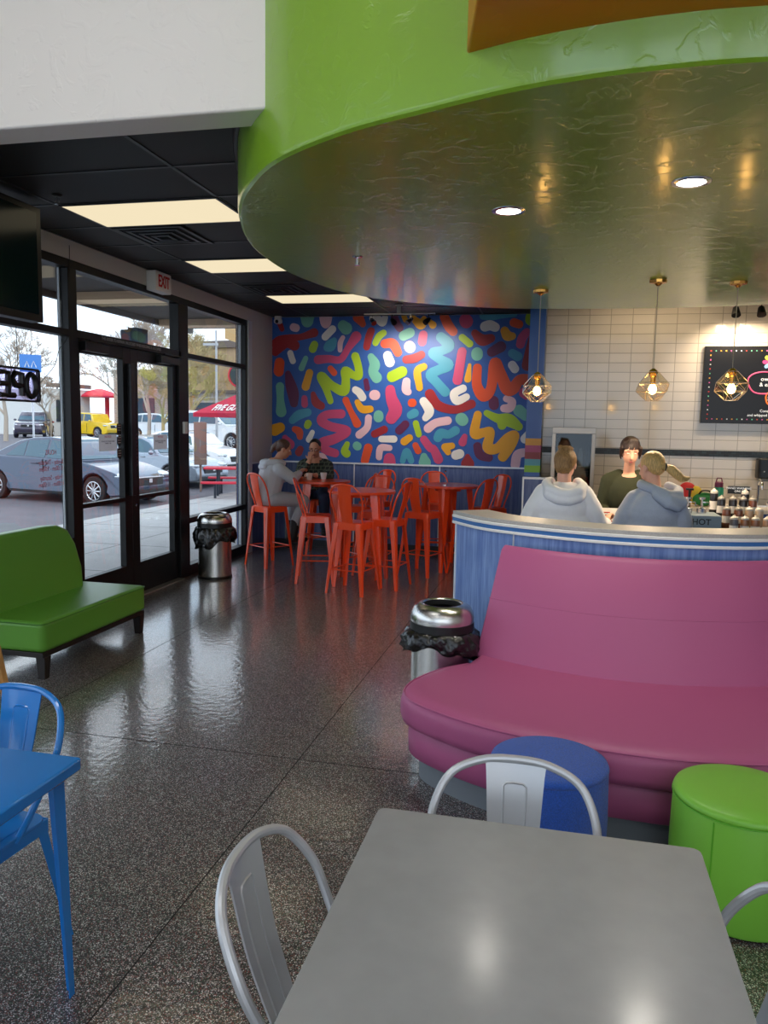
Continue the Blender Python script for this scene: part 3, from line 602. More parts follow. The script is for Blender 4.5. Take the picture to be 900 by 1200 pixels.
# security camera
r=thing('security_camera','white dome security camera in the corner above the mural','camera',(-3.97,10.45,3.245))
f=MB(); f.lathe([(.03,-.105),(.058,-.09),(.06,-.06),(.05,-.03),(.05,0)],(0,0,0),20); f.build('housing',M_whitep,r,smooth=True)
f=MB(); f.ell((0,-.045,-.075),(.026,.026,.026)); f.build('lens',M_blackp,r,smooth=True)
# downlights in the drum
def down(x,y,l):
    r=thing('downlight',l,'downlight',(x,y,2.88),0,'round downlights in the green drum')
    f=MB(); f.lathe([(.062,.0),(.064,-.006),(.086,-.004),(.088,.0)],(0,0,0),32,False,False); f.build('trim_ring',M_chrome,r,smooth=True)
    f=MB(); f.lathe([(.062,-.004),(.062,-.001)],(0,0,0),32); f.build('lens',M_can,r)
    return r
dn=down(-.33,4.23,'left round downlight in the underside of the green drum')
dup(dn,(.52,3.885,2.88),0,'right round downlight in the underside of the green drum')
for i,(x,y) in enumerate(((-.33,4.23),(.52,3.885))):
    la=bpy.data.lights.new('downlight_lamp','SPOT'); la.energy=38; la.spot_size=R(115); la.spot_blend=.6; la.shadow_soft_size=.05; la.color=(1,.93,.82)
    o=bpy.data.objects.new('downlight_lamp',la); COL.objects.link(o); o.location=(x,y,2.865)
# track light before the mural
r=thing('track_light','ceiling track with four small spotlights in front of the mural','track light',(-2.05,9.6,3.13))
f=MB(); f.box(-2.50,-1.60,9.59,9.61,3.125,3.14); f.box(-2.08,-2.03,9.58,9.62,3.14,3.245); f.lathe([(.05,3.235),(.05,3.249)],(-2.055,9.6,0),16); f.build('track',mat('track_metal',(150,146,140),.4,.6),r,world=True)
for i,(x,dx) in enumerate(((-2.40,-.05),(-2.14,-.05),(-1.90,.02),(-1.68,.05))):
    f=MB(); f.tube([(x,9.6,3.125),(x,9.6,3.08)],.006,6); f.M=Matrix.Translation((x,9.6,3.06))@Euler((R(-35),R(40)*(-1 if dx<0 else 1),0)).to_matrix().to_4x4()
    f.lathe([(.034,-.075),(.036,-.06),(.026,.0),(.012,.03)],(0,0,0),14); f.build('spot_head',M_black if i%2 else M_chrome,r,world=True,smooth=True)
    la=bpy.data.lights.new('spot_lamp','SPOT'); la.energy=22; la.spot_size=R(100); la.spot_blend=.8; la.shadow_soft_size=.03; la.color=(1,.9,.78)
    o=bpy.data.objects.new('spot_lamp',la); COL.objects.link(o); o.location=(x,9.63,3.0); o.rotation_euler=(R(52),0,0)
# pendants
def pendant(x,y,zb,rz,l):
    r=thing('pendant_light',l,'pendant light',(x,y,2.88),rz,'clear faceted pendants over the counter')
    f=MB(); f.lathe([(.012,-.045),(.02,-.035),(.03,-.028),(.062,-.022),(.065,-.002)],(0,0,0),10); f.build('canopy',M_brass,r)
    z=zb-2.88
    f=MB(); f.tube([(0,0,-.04),(0,0,z+.14)],.0035,6); f.build('cord',mat('pale_cord',(190,180,160),.6),r)
    f=MB(); f.lathe([(.018,z+.02),(.02,z+.075),(.026,z+.08),(.026,z+.095),(.034,z+.105),(.03,z+.125),(.01,z+.14)],(0,0,0),16); f.build('socket',M_brass,r,smooth=True)
    f=MB(); f.lathe([(.006,z-.055),(.024,z-.045),(.032,z-.02),(.026,z+.005),(.014,z+.022)],(0,0,0),16); f.build('bulb',M_bulb,r,smooth=True)
    # faceted glass
    N=5; ring=lambda rad,zz,off:[(rad*math.cos(2*PI*(i+off)/N),rad*math.sin(2*PI*(i+off)/N),zz) for i in range(N)]
    a=ring(.040,z+.115,0); b1=ring(.122,z+.028,0); b2=ring(.122,z-.035,.5); c=ring(.05,z-.105,0)
    vs=a+b1+b2+c; fs=[]
    for i in range(N):
        j=(i+1)%N
        fs+= [(i,N+i,N+j,j),(N+i,2*N+i,N+j),(N+j,2*N+i,2*N+j),(2*N+i,3*N+i,3*N+j),(2*N+i,3*N+j,2*N+j)]
    # fix: lower fan
    fs.append(tuple(range(3*N,4*N)))
    f=MB(); f.add(vs,fs); gl=f.build('glass_shade',M_pglass,r)
    f=MB(); ed=set()
    for q in fs:
        for i in range(len(q)): ed.add(tuple(sorted((q[i],q[(i+1)%len(q)]))))
    for p,q in ed: f.tube([vs[p],vs[q]],.0022,5)
    f.build('glass_edge',mat('edge_glass',(235,225,210),.1,.5),r)
    la=bpy.data.lights.new('pendant_lamp','SPOT'); la.energy=32; la.spot_size=R(160); la.spot_blend=.5; la.shadow_soft_size=.04; la.color=(1,.76,.50)
    o=bpy.data.objects.new('pendant_lamp',la); COL.objects.link(o); o.location=(x,y,zb-.12)
    return r
pendant(-.23,6.63,2.075,.3,'leftmost of the three pendants, in front of the blue pilaster')
pendant(.65,6.30,2.08,0,'middle of the three pendants, in front of plain cream tiles')
pendant(1.24,6.44,2.095,.9,'rightmost of the three pendants, in front of the menu board')
for x,l in ((.95,'added warm ceiling panel over the back counter, hidden by the drum'),(2.9,'added warm ceiling panel farther right over the back counter')):  # unseen panels added to brighten the tiled wall, guessed from a strip reflected there
    r=thing('added_service_light',l,'ceiling light',(x,8.42,3.235),0,'added panels over the back counter'); f=MB(); f.box(-.58,.58,-.26,.26,0,.008); f.build('diffuser',emis('added_service_panel',(255,226,184),3.6),r); f=MB()
    for (p,q,s_,t) in ((-.605,.605,-.28,-.26),(-.605,.605,.26,.28),(-.605,-.58,-.26,.26),(.58,.605,-.26,.26)): f.box(p,q,s_,t,-.002,.010)
    f.build('frame',M_grid,r)
# unseen fill panels added to the high front ceiling to brighten the room
for i,(x,y) in enumerate(((-2.4,1.4),(.6,1.4),(3.4,1.4),(-2.4,-1.6),(.6,-1.6),(3.4,-1.6))):
    r=thing('added_high_light','added unseen fill panel in the high white ceiling of the front room','ceiling light',(x,y,4.59),0,'added high fill panels')
    f=MB(); f.box(-.6,.6,-.3,.3,-.012,0); f.build('diffuser',emis('added_fill_panel',(250,250,250),8.0),r)
# ================================================================== COUNTER WALL, BOOTH
def offset(path,d):
    out=[]; k=len(path)
    for i,p in enumerate(path):
        t=Vector(path[min(i+1,k-1)])-Vector(path[max(i-1,0)]); t=Vector((t.x,t.y)).normalized()
        out.append((p[0]-t.y*d,p[1]+t.x*d))
    return out
def ribbon(b,path,d0,d1,z0,z1,d0t=None,d1t=None):
    """solid strip along a plan path between two offsets; the top may use other offsets"""
    A=offset(path,d0);B=offset(path,d1);At=offset(path,d0 if d0t is None else d0t);Bt=offset(path,d1 if d1t is None else d1t)
    rs=[[(A[i][0],A[i][1],z0),(B[i][0],B[i][1],z0),(Bt[i][0],Bt[i][1],z1),(At[i][0],At[i][1],z1)] for i in range(len(path))]
    b.rings(rs)
def arc(cx,cy,r,a0,a1,n=30): return [(cx+r*math.cos(R(a0+(a1-a0)*i/n)),cy+r*math.sin(R(a0+(a1-a0)*i/n))) for i in range(n+1)]
CP=[(p.x,p.y) for p in catmull([(-.70,5.13,0),(-.50,4.86,0),(-.282,4.70,0),(.117,4.525,0),(.481,4.465,0),(.838,4.49,0),(1.13,4.585,0),(1.50,4.82,0),(1.85,5.2,0)],6)]
b=MB(); ribbon(b,CP,.03,.17,0,1.115); struct(b.build('wall_counter',M_lam,smooth=True))
b=MB(); ribbon(b,CP,.0,.27,1.168,1.192); struct(b.build('trim_counter_top',M_greytop,smooth=True,bevel=.003))
b=MB(); ribbon(b,CP,-.006,.27,1.150,1.168); ribbon(b,CP,-.006,.2,1.108,1.126)
struct(b.build('trim_counter_white',M_whitep,smooth=True,bevel=.003))
b=MB(); ribbon(b,CP,-.002,.26,1.126,1.150); struct(b.build('trim_counter_blue',mat('deep_blue_edge',(56,112,176),.4),smooth=True))
b=MB()
t0=offset(CP,.028)[0]; t1=offset(CP,.172)[0]
b.tube([(t0[0],t0[1],0),(t0[0],t0[1],1.11)],.008,6); b.tube([(t1[0],t1[1],0),(t1[0],t1[1],1.11)],.008,6)
for k in (12,42):
    q=offset(CP,.028)[k]; b.tube([(q[0],q[1],0),(q[0],q[1],1.11)],.006,6)
struct(b.build('trim_counter_joint',M_alu))

# booth: seat front follows its own curve, back follows the counter wall
r=thing('booth','long curved magenta vinyl booth against the blue counter wall','booth',(.3,4.0,0))
BB=[(p.x,p.y) for p in catmull([(-.445,4.36,0),(-.222,4.235,0),(.0,4.15,0),(.229,4.095,0),(.45,4.08,0),(.70,4.10,0),(1.073,4.20,0),(1.5,4.42,0),(1.8,4.65,0)],5)]
# back: leaning slab
b=MB(); K=len(BB)
A0=offset(BB,0);A1=offset(BB,.16);T0=offset(BB,.225);T1=offset(BB,.30)
M0=offset(BB,.125)
rs=[]
for i in range(K):
    e=0
    rs.append([(A0[i][0],A0[i][1],.43),(M0[i][0]-0,M0[i][1],.76),(T0[i][0],T0[i][1],1.035),(T0[i][0]*.6+T1[i][0]*.4,T0[i][1]*.6+T1[i][1]*.4,1.062),(T1[i][0],T1[i][1],1.05),(A1[i][0],A1[i][1],.43)])
# the left end leans so the top edge starts a little further in
b.rings(rs); b.build('backrest',M_pink,r,world=True,smooth=True,bevel=.012,seg=3,angle=60)
# seam line across the back
b=MB(); b.tube([(p[0],p[1],.760) for p in offset(BB,.1262)],.0025,6); b.build('back_seam',M_pink,r,world=True,smooth=True)
SF=catmull([(-.475,4.235,0),(-.60,4.11,0),(-.69,3.95,0),(-.738,3.80,0),(-.735,3.66,0),(-.66,3.53,0),(-.50,3.41,0),(-.314,3.31,0),(-.162,3.255,0),(.0,3.215,0),(.192,3.185,0),(.36,3.17,0),(.55,3.17,0),(.856,3.215,0),(1.2,3.36,0),(1.6,3.60,0),(1.9,3.85,0)],5)
SF=[(p.x,p.y) for p in SF]
back=[(p[0],p[1]) for p in offset(BB,.10)]
out=SF+back[::-1]
def shrink(path,d): return offset(path,-d)
def cushion(b,front,rear,prof):
    rs=[]
    for d,z in prof:
        f=offset(front,d); rs.append([(x,y,z) for x,y in f]+[(x,y,z) for x,y in rear[::-1]])
    b.rings(rs)
b=MB(); cushion(b,SF,back,[(.035,.285),(.008,.30),(.0,.33),(.0,.385),(.008,.415),(.026,.432),(.06,.443),(.09,.448),(.11,.449)])
b.build('seat',M_pink,r,world=True,smooth=True,angle=70)
b=MB(); b.tube([(x,y,.428) for x,y in offset(SF,.016)],.0045,6); b.build('seat_piping',M_pink,r,world=True)
b=MB(); cushion(b,SF,back,[(.06,.125),(.045,.135),(.042,.20),(.045,.27),(.06,.29)])
b.build('lower_rail',M_pink,r,world=True,smooth=True,angle=60)
b=MB(); cushion(b,SF,back,[(.10,0),(.10,.125)]); b.build('toe_kick',M_greykick,r,world=True,smooth=True)

# ottomans
def ottoman(x,y,rad,h,m,label,seam=False,crown=.0):
    r=thing('ottoman',label,'ottoman',(x,y,0))
    f=MB(); f.lathe([(rad-.012,.012),(rad,.03),(rad+.004,h*.5),(rad,h-.045),(rad-.004,h-.03)],(0,0,0),56); f.build('body',m,r,smooth=True)
    f=MB(); f.lathe([(rad-.004,h-.032),(rad+.002,h-.022),(rad-.004,h-.008),(rad-.022,h),(rad*.6,h+.006),(.02,h+.008)],(0,0,0),56); f.build('top_cushion',m,r,smooth=True,angle=80)
    f=MB(); f.lathe([(rad-.03,0),(rad-.02,.012)],(0,0,0),40); f.build('base',M_blackp,r)
    if seam:
        f=MB(); f.tube([(rad*math.cos(2*PI*i/56)*1.004,rad*math.sin(2*PI*i/56)*1.004,h-.03) for i in range(56)],.0025,5,closed=True)
        a=R(236); f.tube([(rad*1.02*math.cos(a),rad*1.02*math.sin(a),.03),(rad*1.02*math.cos(a),rad*1.02*math.sin(a),h*.5),(rad*1.005*math.cos(a),rad*1.005*math.sin(a),h-.04)],.0022,5)
        f.build('seam',mat('lime_piping',(90,176,26),.5),r)
    return r
ottoman(.0,3.04,.232,.445,M_bfab,'round royal blue fabric ottoman behind the silver chair')
ottoman(.70,2.93,.243,.447,M_lime,'round lime green vinyl ottoman right of the grey table',True)

# ================================================================== BINS
def bin_(x,y,s,label,h=.74,bag=1.0):
    r=thing('litter_bin',label,'bin',(x,y,0))
    R0=.185*s; k=h/.74
    f=MB(); f.lathe([(R0+.004,0),(R0+.004,.022),(R0-.004,.03)],(0,0,0),48); f.build('base_ring',M_blackp,r,smooth=True)
    f=MB(); f.lathe([(R0-.004,.03),(R0-.004,.55*k)],(0,0,0),64); f.build('body',M_steel,r,smooth=True)
    f=MB(); f.lathe([(R0+.002,.575*k),(R0+.006,.58*k),(R0+.006,.628*k),(R0+.0,.632*k)],(0,0,0),48); f.build('collar',M_blackp,r,smooth=True)
    f=MB(); prof=[(R0+.004,.630*k),(R0+.006,.655*k),(R0-.002,.685*k),(R0-.016,.712*k),(R0-.038,.730*k),(R0-.058,.737*k),(R0-.068,.735*k),(R0-.072,.728*k)]
    f.lathe(prof,(0,0,0),64,False,False); f.build('domed_lid',M_steel,r,smooth=True,angle=80)
    f=MB(); f.lathe([(R0-.074,.729*k),(R0-.076,.70*k),(R0-.02,.66*k),(R0-.02,.45*k)][::-1],(0,0,0),40,True,False); f.build('liner_inside',mat('bin_dark',(6,6,7),.8),r)
    # bin liner folded over the outside
    rnd=random.Random(int(x*100)+3); N=150; rs=[]
    ph=[rnd.uniform(0,6.28) for _ in range(8)]
    for j,(dr,z) in enumerate(((.0,.585),(.012,.578),(.030,.56),(.042,.53),(.040,.50),(.044,.475),(.030,.455),(.034,.44),(.004,.448))):
        ring=[]
        for i in range(N):
            a=2*PI*i/N
            w=.5+.5*math.sin(3*a+ph[0]); q=math.sin(11*a+ph[1]+j*.9)*.007+math.sin(23*a+ph[2]-j*1.3)*.005+math.sin(37*a+ph[3]+j*2)*.003
            drop=(.585-z)*(.82+.22*math.sin(2*a+ph[4])+.10*math.sin(7*a+ph[5]))
            drop*=bag; rr=R0+dr*(.75+.6*w)+q*(1 if j else .2)
            ring.append((rr*math.cos(a),rr*math.sin(a),(.585-drop)*k))
        rs.append(ring)
    f=MB(); f.rings(rs,cap=False); f.build('bin_liner',M_bag,r,smooth=True,angle=None,solid=.002)
    return r
bin_(-3.80,8.02,1.02,'steel bin with black liner standing by the entrance doors',.74,1.55)
bin_(-.648,4.41,.985,'steel bin with black liner at the left end of the magenta booth',.73)

# ================================================================== GREEN BENCH
r=thing('bench_seat','low green vinyl bench with black wooden base by the window','bench',(-3.66,5.0,0))
y0,y1=4.40,5.72
b=MB(); b.prism(rrect(-3.98,-3.33,y0,y1,.05,4),.185,.395); b.build('seat',M_gvinyl,r,world=True,smooth=True,bevel=.032,seg=4)
b=MB(); b.tube([(x,y,.383) for x,y in rrect(-3.982,-3.327,y0-.002,y1+.002,.05,4)],.0035,5,closed=True); b.build('piping',mat('green_piping',(54,118,24),.5),r,world=True)
# back, leaning to the window, rounded top corner
b=MB(); prof=[(y0-.02,.36),(y1-.17,.36),(y1-.13,.55),(y1-.15,.74),(y1-.21,.86),(y1-.31,.905),(y1-.45,.915),(y0+.3,.915),(y0+.10,.89),(y0,.82),(y0-.03,.62)]
def bx(z): return -3.79-(z-.36)*.22
fr=[(bx(z),y,z) for y,z in prof]; bk=[(bx(z)-.12,y,z) for y,z in prof]
n=len(prof); b.add(fr+bk,[tuple(range(n-1,-1,-1)),tuple(range(n,2*n))]+[(i,(i+1)%n,n+(i+1)%n,n+i) for i in range(n)])
b.build('backrest',M_gvinyl,r,world=True,smooth=True,bevel=.03,seg=4)
b=MB(); b.box(-3.97,-3.345,y0+.01,y1-.01,.150,.186); b.build('base_frame',M_espresso,r,world=True,bevel=.003)
for x,y in ((-3.37,y0+.05),(-3.37,y1-.06),(-3.93,y0+.05),(-3.93,y1-.06)):
    b=MB(); s=.034; t=.024; b.rings([[(x-t,y-t,0),(x+t,y-t,0),(x+t,y+t,0),(x-t,y+t,0)],[(x-s,y-s,.152),(x+s,y-s,.152),(x+s,y+s,.152),(x-s,y+s,.152)]]); b.build('leg',M_espresso,r,world=True)

# wooden high chair at the left edge
r=thing('high_chair','light wooden high chair leg at the left edge, before the green bench','high chair',(-3.30,3.45,0))
def rail(b,p,q,w=.017): b.tube([p,q],w*1.3,4)
for (a,c,d,e) in ((-3.02,3.70,-3.10,3.62),(-3.02,3.22,-3.10,3.30),(-3.60,3.70,-3.52,3.62),(-3.60,3.22,-3.52,3.30)):
    b=MB(); rail(b,(a,c,.012),(d,e,.72),.02); b.build('leg',M_wood,r,world=True)
b=MB(); b.box(-3.52,-3.12,3.30,3.62,.50,.52); b.build('seat',M_wood,r,world=True)
for p,q,wd in (((-3.05,3.67,.25),(-3.05,3.25,.25),.013),((-3.57,3.67,.25),(-3.57,3.25,.25),.013),((-3.10,3.62,.70),(-3.10,3.30,.70),.015),((-3.52,3.62,.70),(-3.52,3.30,.70),.015),((-3.52,3.62,.70),(-3.10,3.62,.70),.015)):
    b=MB(); rail(b,p,q,wd); b.build('rail',M_wood,r,world=True)

# ================================================================== METAL CHAIRS
def leg_mesh(x0,y0,z0,x1,y1,w0=.027,w1=.014):
    """tapered pressed-steel leg with a folded channel section"""
    b=MB(); rs=[]
    sx=1 if x1>0 else -1; sy=1 if y1>0 else -1
    for t in (0,.08,.5,1):
        x=x0+(x1-x0)*t; y=y0+(y1-y0)*t; z=z0*(1-t)+.0*t; w=w0+(w1-w0)*t; u=w*.42
        # L-like channel: outer corner rounded, open toward the inside
        o=[(w,-w*.9),(w,w*.55),(w*.55,w),(-w*.9,w),(-w*.9,w-u*.35),(w*.35,w-u*.5),(w-u*.5,w*.35),(w-u*.35,-w*.9)]
        rs.append([(x+sx*p,y+sy*q,z) for p,q in o])
    b.rings(rs); return b
def splat_mesh(w0,w1,top,bot,emb=.0):
    """curved sheet from seat rear up to the hoop, with a raised U rib"""
    b=MB(); n=9; rs=[]
    P=catmull([bot,((bot[0]+top[0])/2,(bot[1]+top[1])/2-.012,(bot[2]+top[2])/2),top],5)
    front=[];rear=[]
    for i,p in enumerate(P):
        t=i/(len(P)-1); w=w0+(w1-w0)*t
        front.append([(w*(j/4-.5)*1.0, p.y+.010*(abs(j/4-.5)*2)**2, p.z) for j in range(5)])
    vs=[q for r in front for q in r]+[(x,y-.005,z) for r in front for x,y,z in r]; o=len(front)*5
    fs=[]
    for i in range(len(front)-1):
        for j in range(4):
            a=i*5+j; fs.append((a,a+1,a+6,a+5)); fs.append((o+a+1,o+a,o+a+5,o+a+6))
        a=i*5; fs.append((a,a+5,o+a+5,o+a)); a=i*5+4; fs.append((a+5,a,o+a,o+a+5))
    fs.append(tuple(range(4,-1,-1))+tuple(o+j for j in range(5))); k=(len(front)-1)*5; fs.append(tuple(k+j for j in range(5))+tuple(o+k+4-j for j in range(5)))
    b.add(vs,fs)
    return b,P
def rib_mesh(P,w,t0,t1):
    b=MB(); k=len(P)-1
    def at(t,x):
        i=min(int(t*k),k-1); f=t*k-i; p=P[i].lerp(P[i+1],f); return (x,p.y-.0045,p.z)
    L=[at(t0+(t1-t0)*i/8,-w*(.8+.2*i/8)) for i in range(9)]; Rr=[at(t0+(t1-t0)*i/8,w*(.8+.2*i/8)) for i in range(9)]
    top=[at(t1+.025,-w*.75),at(t1+.03,0),at(t1+.025,w*.75)]
    b.tube(L+top+Rr[::-1],.0035,5); 
    b2=[ (x,y+.0055,z) for x,y,z in L+top+Rr[::-1]]; b.tube(b2,.0035,5)
    return b
def metal_chair(name,label,m,loc,rz,group=None):
    r=thing(name,label,'chair',loc,rz,group)
    b=MB(); b.prism(rrect(-.18,.18,-.165,.185,.05,5),.438,.450); b.prism(rrect(-.15,.15,-.135,.155,.04,5),.449,.4535); b.build('seat',m,r,smooth=True,bevel=.003)
    b=MB()
    for (x0,x1,ya,yb) in ((-.175,.175,-.163,-.157),(-.175,.175,.177,.183),(-.178,-.172,-.16,.18),(.172,.178,-.16,.18)): b.box(x0,x1,ya,yb,.40,.442)
    b.build('apron',m,r)
    for sx in (-1,1):
        for sy in (-1,1):
            y0=.155 if sy>0 else -.135; b=leg_mesh(sx*.148,y0,.44,sx*.20,.215 if sy>0 else -.215); b.build('leg',m,r,smooth=True)
    pts=catmull([(-.172,-.02,.43),(-.185,-.075,.50),(-.212,-.135,.62),(-.218,-.175,.705),(-.178,-.228,.79),(-.095,-.262,.825),(0,-.272,.832),(.095,-.262,.825),(.178,-.228,.79),(.218,-.175,.705),(.212,-.135,.62),(.185,-.075,.50),(.172,-.02,.43)],6)
    b=MB(); b.tube(pts,.0115,10); b.build('back_hoop',m,r,smooth=True)
    b,P=splat_mesh(.115,.165,(0,-.266,.822),(0,-.160,.445)); sp=b.build('backrest_splat',m,r,smooth=True)
    rib_mesh(P,.032,.08,.80).build('rib',m,sp,smooth=True)
    return r
def stool_proto(label,loc,rz):
    r=thing('bar_stool',label,'bar stool',loc,rz,'orange metal bar stools')
    m=M_red; H=.745
    b=MB(); b.prism(rrect(-.155,.155,-.155,.155,.045,4),H-.012,H); b.prism(rrect(-.13,.13,-.13,.13,.035,4),H-.001,H+.003); b.build('seat',m,r,smooth=True,bevel=.003)
    b=MB()
    for s in (-1,1):
        for ax in (0,1):
            q=[(-.15,H-.01),(.15,H-.01),(.145,H-.05),(.10,H-.075),(-.10,H-.075),(-.145,H-.05)]
            f=[(p,s*.153,z) for p,z in q] if ax==0 else [(s*.153,p,z) for p,z in q]
            g=[(p,s*.149,z) for p,z in q] if ax==0 else [(s*.149,p,z) for p,z in q]
            b.add(f+g,[tuple(range(6)),tuple(range(11,5,-1))]+[(i,(i+1)%6,6+(i+1)%6,6+i) for i in range(6)])
    b.build('apron',m,r)
    for sx in (-1,1):
        for sy in (-1,1): leg_mesh(sx*.128,sy*.128,H-.01,sx*.205,sy*.205,.033,.016).build('leg',m,r,smooth=True)
    b=MB(); a=.177; z=.25
    for p,q in (((-a,-a),(a,-a)),((a,-a),(a,a)),((a,a),(-a,a)),((-a,a),(-a,-a))): b.tube([(p[0],p[1],z),(q[0],q[1],z)],.007,6)
    b.build('footrest',m,r)
    pts=catmull([(-.150,-.10,H-.01),(-.158,-.125,H+.08),(-.178,-.165,H+.20),(-.172,-.205,H+.30),(-.12,-.235,H+.375),(-.05,-.248,H+.40),(.05,-.248,H+.40),(.12,-.235,H+.375),(.172,-.205,H+.30),(.178,-.165,H+.20),(.158,-.125,H+.08),(.150,-.10,H-.01)],5)
    b=MB(); b.tube(pts,.010,8); b.build('back_hoop',m,r,smooth=True)
    b,P=splat_mesh(.12,.155,(0,-.243,H+.392),(0,-.15,H)); b.build('backrest_splat',m,r,smooth=True)
    return r
def tall_table(label,x,y,rz=.0,h=1.04,rad=.375,group='round orange bar tables'):
    r=thing('bar_table',label,'bar table',(x,y,0),rz,group); m=M_red
    b=MB(); b.lathe([(rad-.004,h-.03),(rad,h-.026),(rad,h-.003),(rad-.004,h)],(0,0,0),48); b.build('tabletop',m,r,smooth=True)
    b=MB(); b.lathe([(.16,h-.075),(.17,h-.03)],(0,0,0),24); b.build('hub',m,r)
    for i in range(4):
        a=PI/4+i*PI/2; sx=math.copysign(1,math.cos(a)); sy=math.copysign(1,math.sin(a))
        leg_mesh(sx*.17,sy*.17,h-.03,sx*.255,sy*.255,.055,.018).build('leg',m,r,smooth=True)
    b=MB(); b.tube([(-.222,-.222,.30),(.222,.222,.30)],.008,6); b.tube([(-.222,.222,.315),(.222,-.222,.315)],.008,6); b.build('cross_brace',m,r)
    return r
t1=tall_table('round orange bar table by the window where two people sit',-3.0,9.45,.3)
dup(t1,(-2.14,8.22,0),.12,'round orange bar table nearest the camera, ringed by stools')
dup(t1,(-1.36,9.45,0),.75,'round orange bar table farthest right, near the counter wall')
ST=[((-3.50,8.93),-32,'orange bar stool under the person in the pale grey hoodie'),
    ((-2.66,8.20),-75,'orange bar stool left of the nearest bar table, seen side-on'),
    ((-2.10,7.76),-12,'nearest orange bar stool, its back squarely to the camera'),
    ((-1.83,8.14),80,'orange bar stool right of the nearest bar table, backrest edge-on'),
    ((-2.12,8.80),178,'orange bar stool behind the nearest bar table, facing the camera'),
    ((-2.50,9.35),110,'orange bar stool between the seated pair and the nearest bar table'),
    ((-2.42,10.02),150,'small far orange bar stool close to the mural wall, left of centre'),
    ((-1.58,8.98),-22,'orange bar stool in front of the farthest right bar table'),
    ((-1.62,9.98),190,'orange bar stool behind the farthest right bar table, by the wall'),
    ((-.88,9.80),140,'orange bar stool right of the farthest table, daylight on its backrest'),
    ((-1.00,9.15),55,'orange bar stool half hidden by the end of the blue counter wall'),
    ((-3.13,9.98),190,'orange bar stool under the person in the dark patterned shirt')]
s0=stool_proto(ST[0][2],(*ST[0][0],0),R(ST[0][1]))
for p,a,l in ST[1:]: dup(s0,(*p,0),R(a),l)
# cafe chairs and tables
metal_chair('cafe_chair','silver metal chair at the far side of the grey table, before the blue ottoman',M_silver,(-.085,1.825,0),R(181),'silver cafe chairs')
c=[o for o in COL.objects if o.name=='cafe_chair'][0]
dup(c,(-.372,1.465,0),R(-90),'silver metal chair at the left side of the grey table')
dup(c,(.235,1.50,0),R(92),'silver metal chair at the right side of the grey table, mostly cut off')
r=thing('cafe_table','grey rectangular cafe table in the foreground','table',(-.035,1.27,0))
b=MB(); o=rrect(-.428,.362,.62,1.872,.022,5); b.prism(o,.735,.757); 
tt=b.build('tabletop',M_tedge,r,world=True,smooth=True,bevel=.002)
b=MB(); b.prism(rrect(-.426,.360,.622,1.870,.021,5),.757,.7605); b.build('top_surface',M_table,r,world=True,smooth=True,bevel=.001)
tt.rotation_euler=(0,0,0)
b=MB(); b.box(-.30,.29,.72,1.77,.70,.735); b.build('under_frame',M_blackp,r,world=True)
b=MB(); b.lathe([(.04,.03),(.04,.70)],(0,1.25,0),20); b.build('pedestal',M_blackp,r,world=True)
b=MB(); b.box(-.26,.26,1.22,1.28,0,.03); b.box(-.03,.03,.99,1.51,0,.03); b.build('foot',M_blackp,r,world=True,bevel=.004)
# blue table and chair
r=thing('blue_table','glossy blue metal table cut off by the left edge','table',(-1.8,1.6,0))
b=MB(); b.prism(rrect(-2.18,-1.345,1.15,1.935,.012,3),.722,.760); b.build('tabletop',M_blueen,r,world=True,smooth=True,bevel=.006)
for sx,sy in ((1,1),(1,-1),(-1,1),(-1,-1)):
    cx,cy=-1.76,1.545
    f=leg_mesh(sx*.345,sy*.33,.725,sx*.355,sy*.375,.036,.017); o=f.build('leg',M_blueen,r,smooth=True); o.location=(cx+1.8,cy-1.6,0)
metal_chair('blue_chair','blue metal chair tucked under the far side of the blue table',M_blueen,(-1.79,1.965,0),R(176))
# ================================================================== SERVICE AREA
M_cab=mat('blue_cabinet',(64,92,150),.45)
r=thing('back_counter','blue cabinets with pale worktop along the tiled wall','counter',(3.2,8.7,0))
b=MB(); b.box(.55,6.3,8.44,8.99,.10,.93); b.build('carcass',M_cab,r,world=True)
b=MB(); b.box(.53,6.32,8.40,8.992,.93,.972); b.build('worktop',mat('cream_worktop',(226,214,196),.35),r,world=True,bevel=.004)
b=MB(); b.box(.56,6.3,8.50,8.98,0,.10); b.build('plinth',M_blackp,r,world=True)
for i in range(12):
    x=.58+i*.475
    b=MB(); b.box(x,x+.455,8.425,8.44,.13,.905); d=b.build('door',M_cab,r,world=True,bevel=.004)
    k=MB(); k.ell((x+(.40 if i%2==0 else .055),8.41,.82),(.014,.014,.014),10,6); k.build('knob',M_chrome,d,world=False).location=(0,0,0)
r=thing('glass_front_fridge','steel framed glass door drinks fridge against the tiled wall','fridge',(.10,8.65,0))
b=MB(); b.box(-.115,.33,8.40,8.97,0,.10); b.box(-.115,.33,8.40,8.97,1.72,1.765); b.box(-.115,-.09,8.40,8.97,.1,1.72); b.box(.305,.33,8.40,8.97,.1,1.72); b.box(-.09,.305,8.94,8.97,.1,1.72); b.build('cabinet',M_blackp,r,world=True)
b=MB(); b.box(-.115,.33,8.36,8.40,1.70,1.765); b.box(-.115,.33,8.36,8.40,.08,.16); b.box(-.115,-.075,8.36,8.40,.16,1.70); b.box(.29,.33,8.36,8.40,.16,1.70); df=b.build('door_frame',M_fsteel,r,world=True,bevel=.003)
b=MB(); b.box(-.075,.29,8.375,8.382,.16,1.70); b.build('door_glass',glass('fridge_glass',(190,198,200),.1,0,1.3),r,world=True)
b=MB()
for z in (.45,.75,1.05,1.35): b.box(-.09,.305,8.42,8.93,z,z+.008)
b.build('shelf',M_steel,r,world=True)
rnd=random.Random(5)
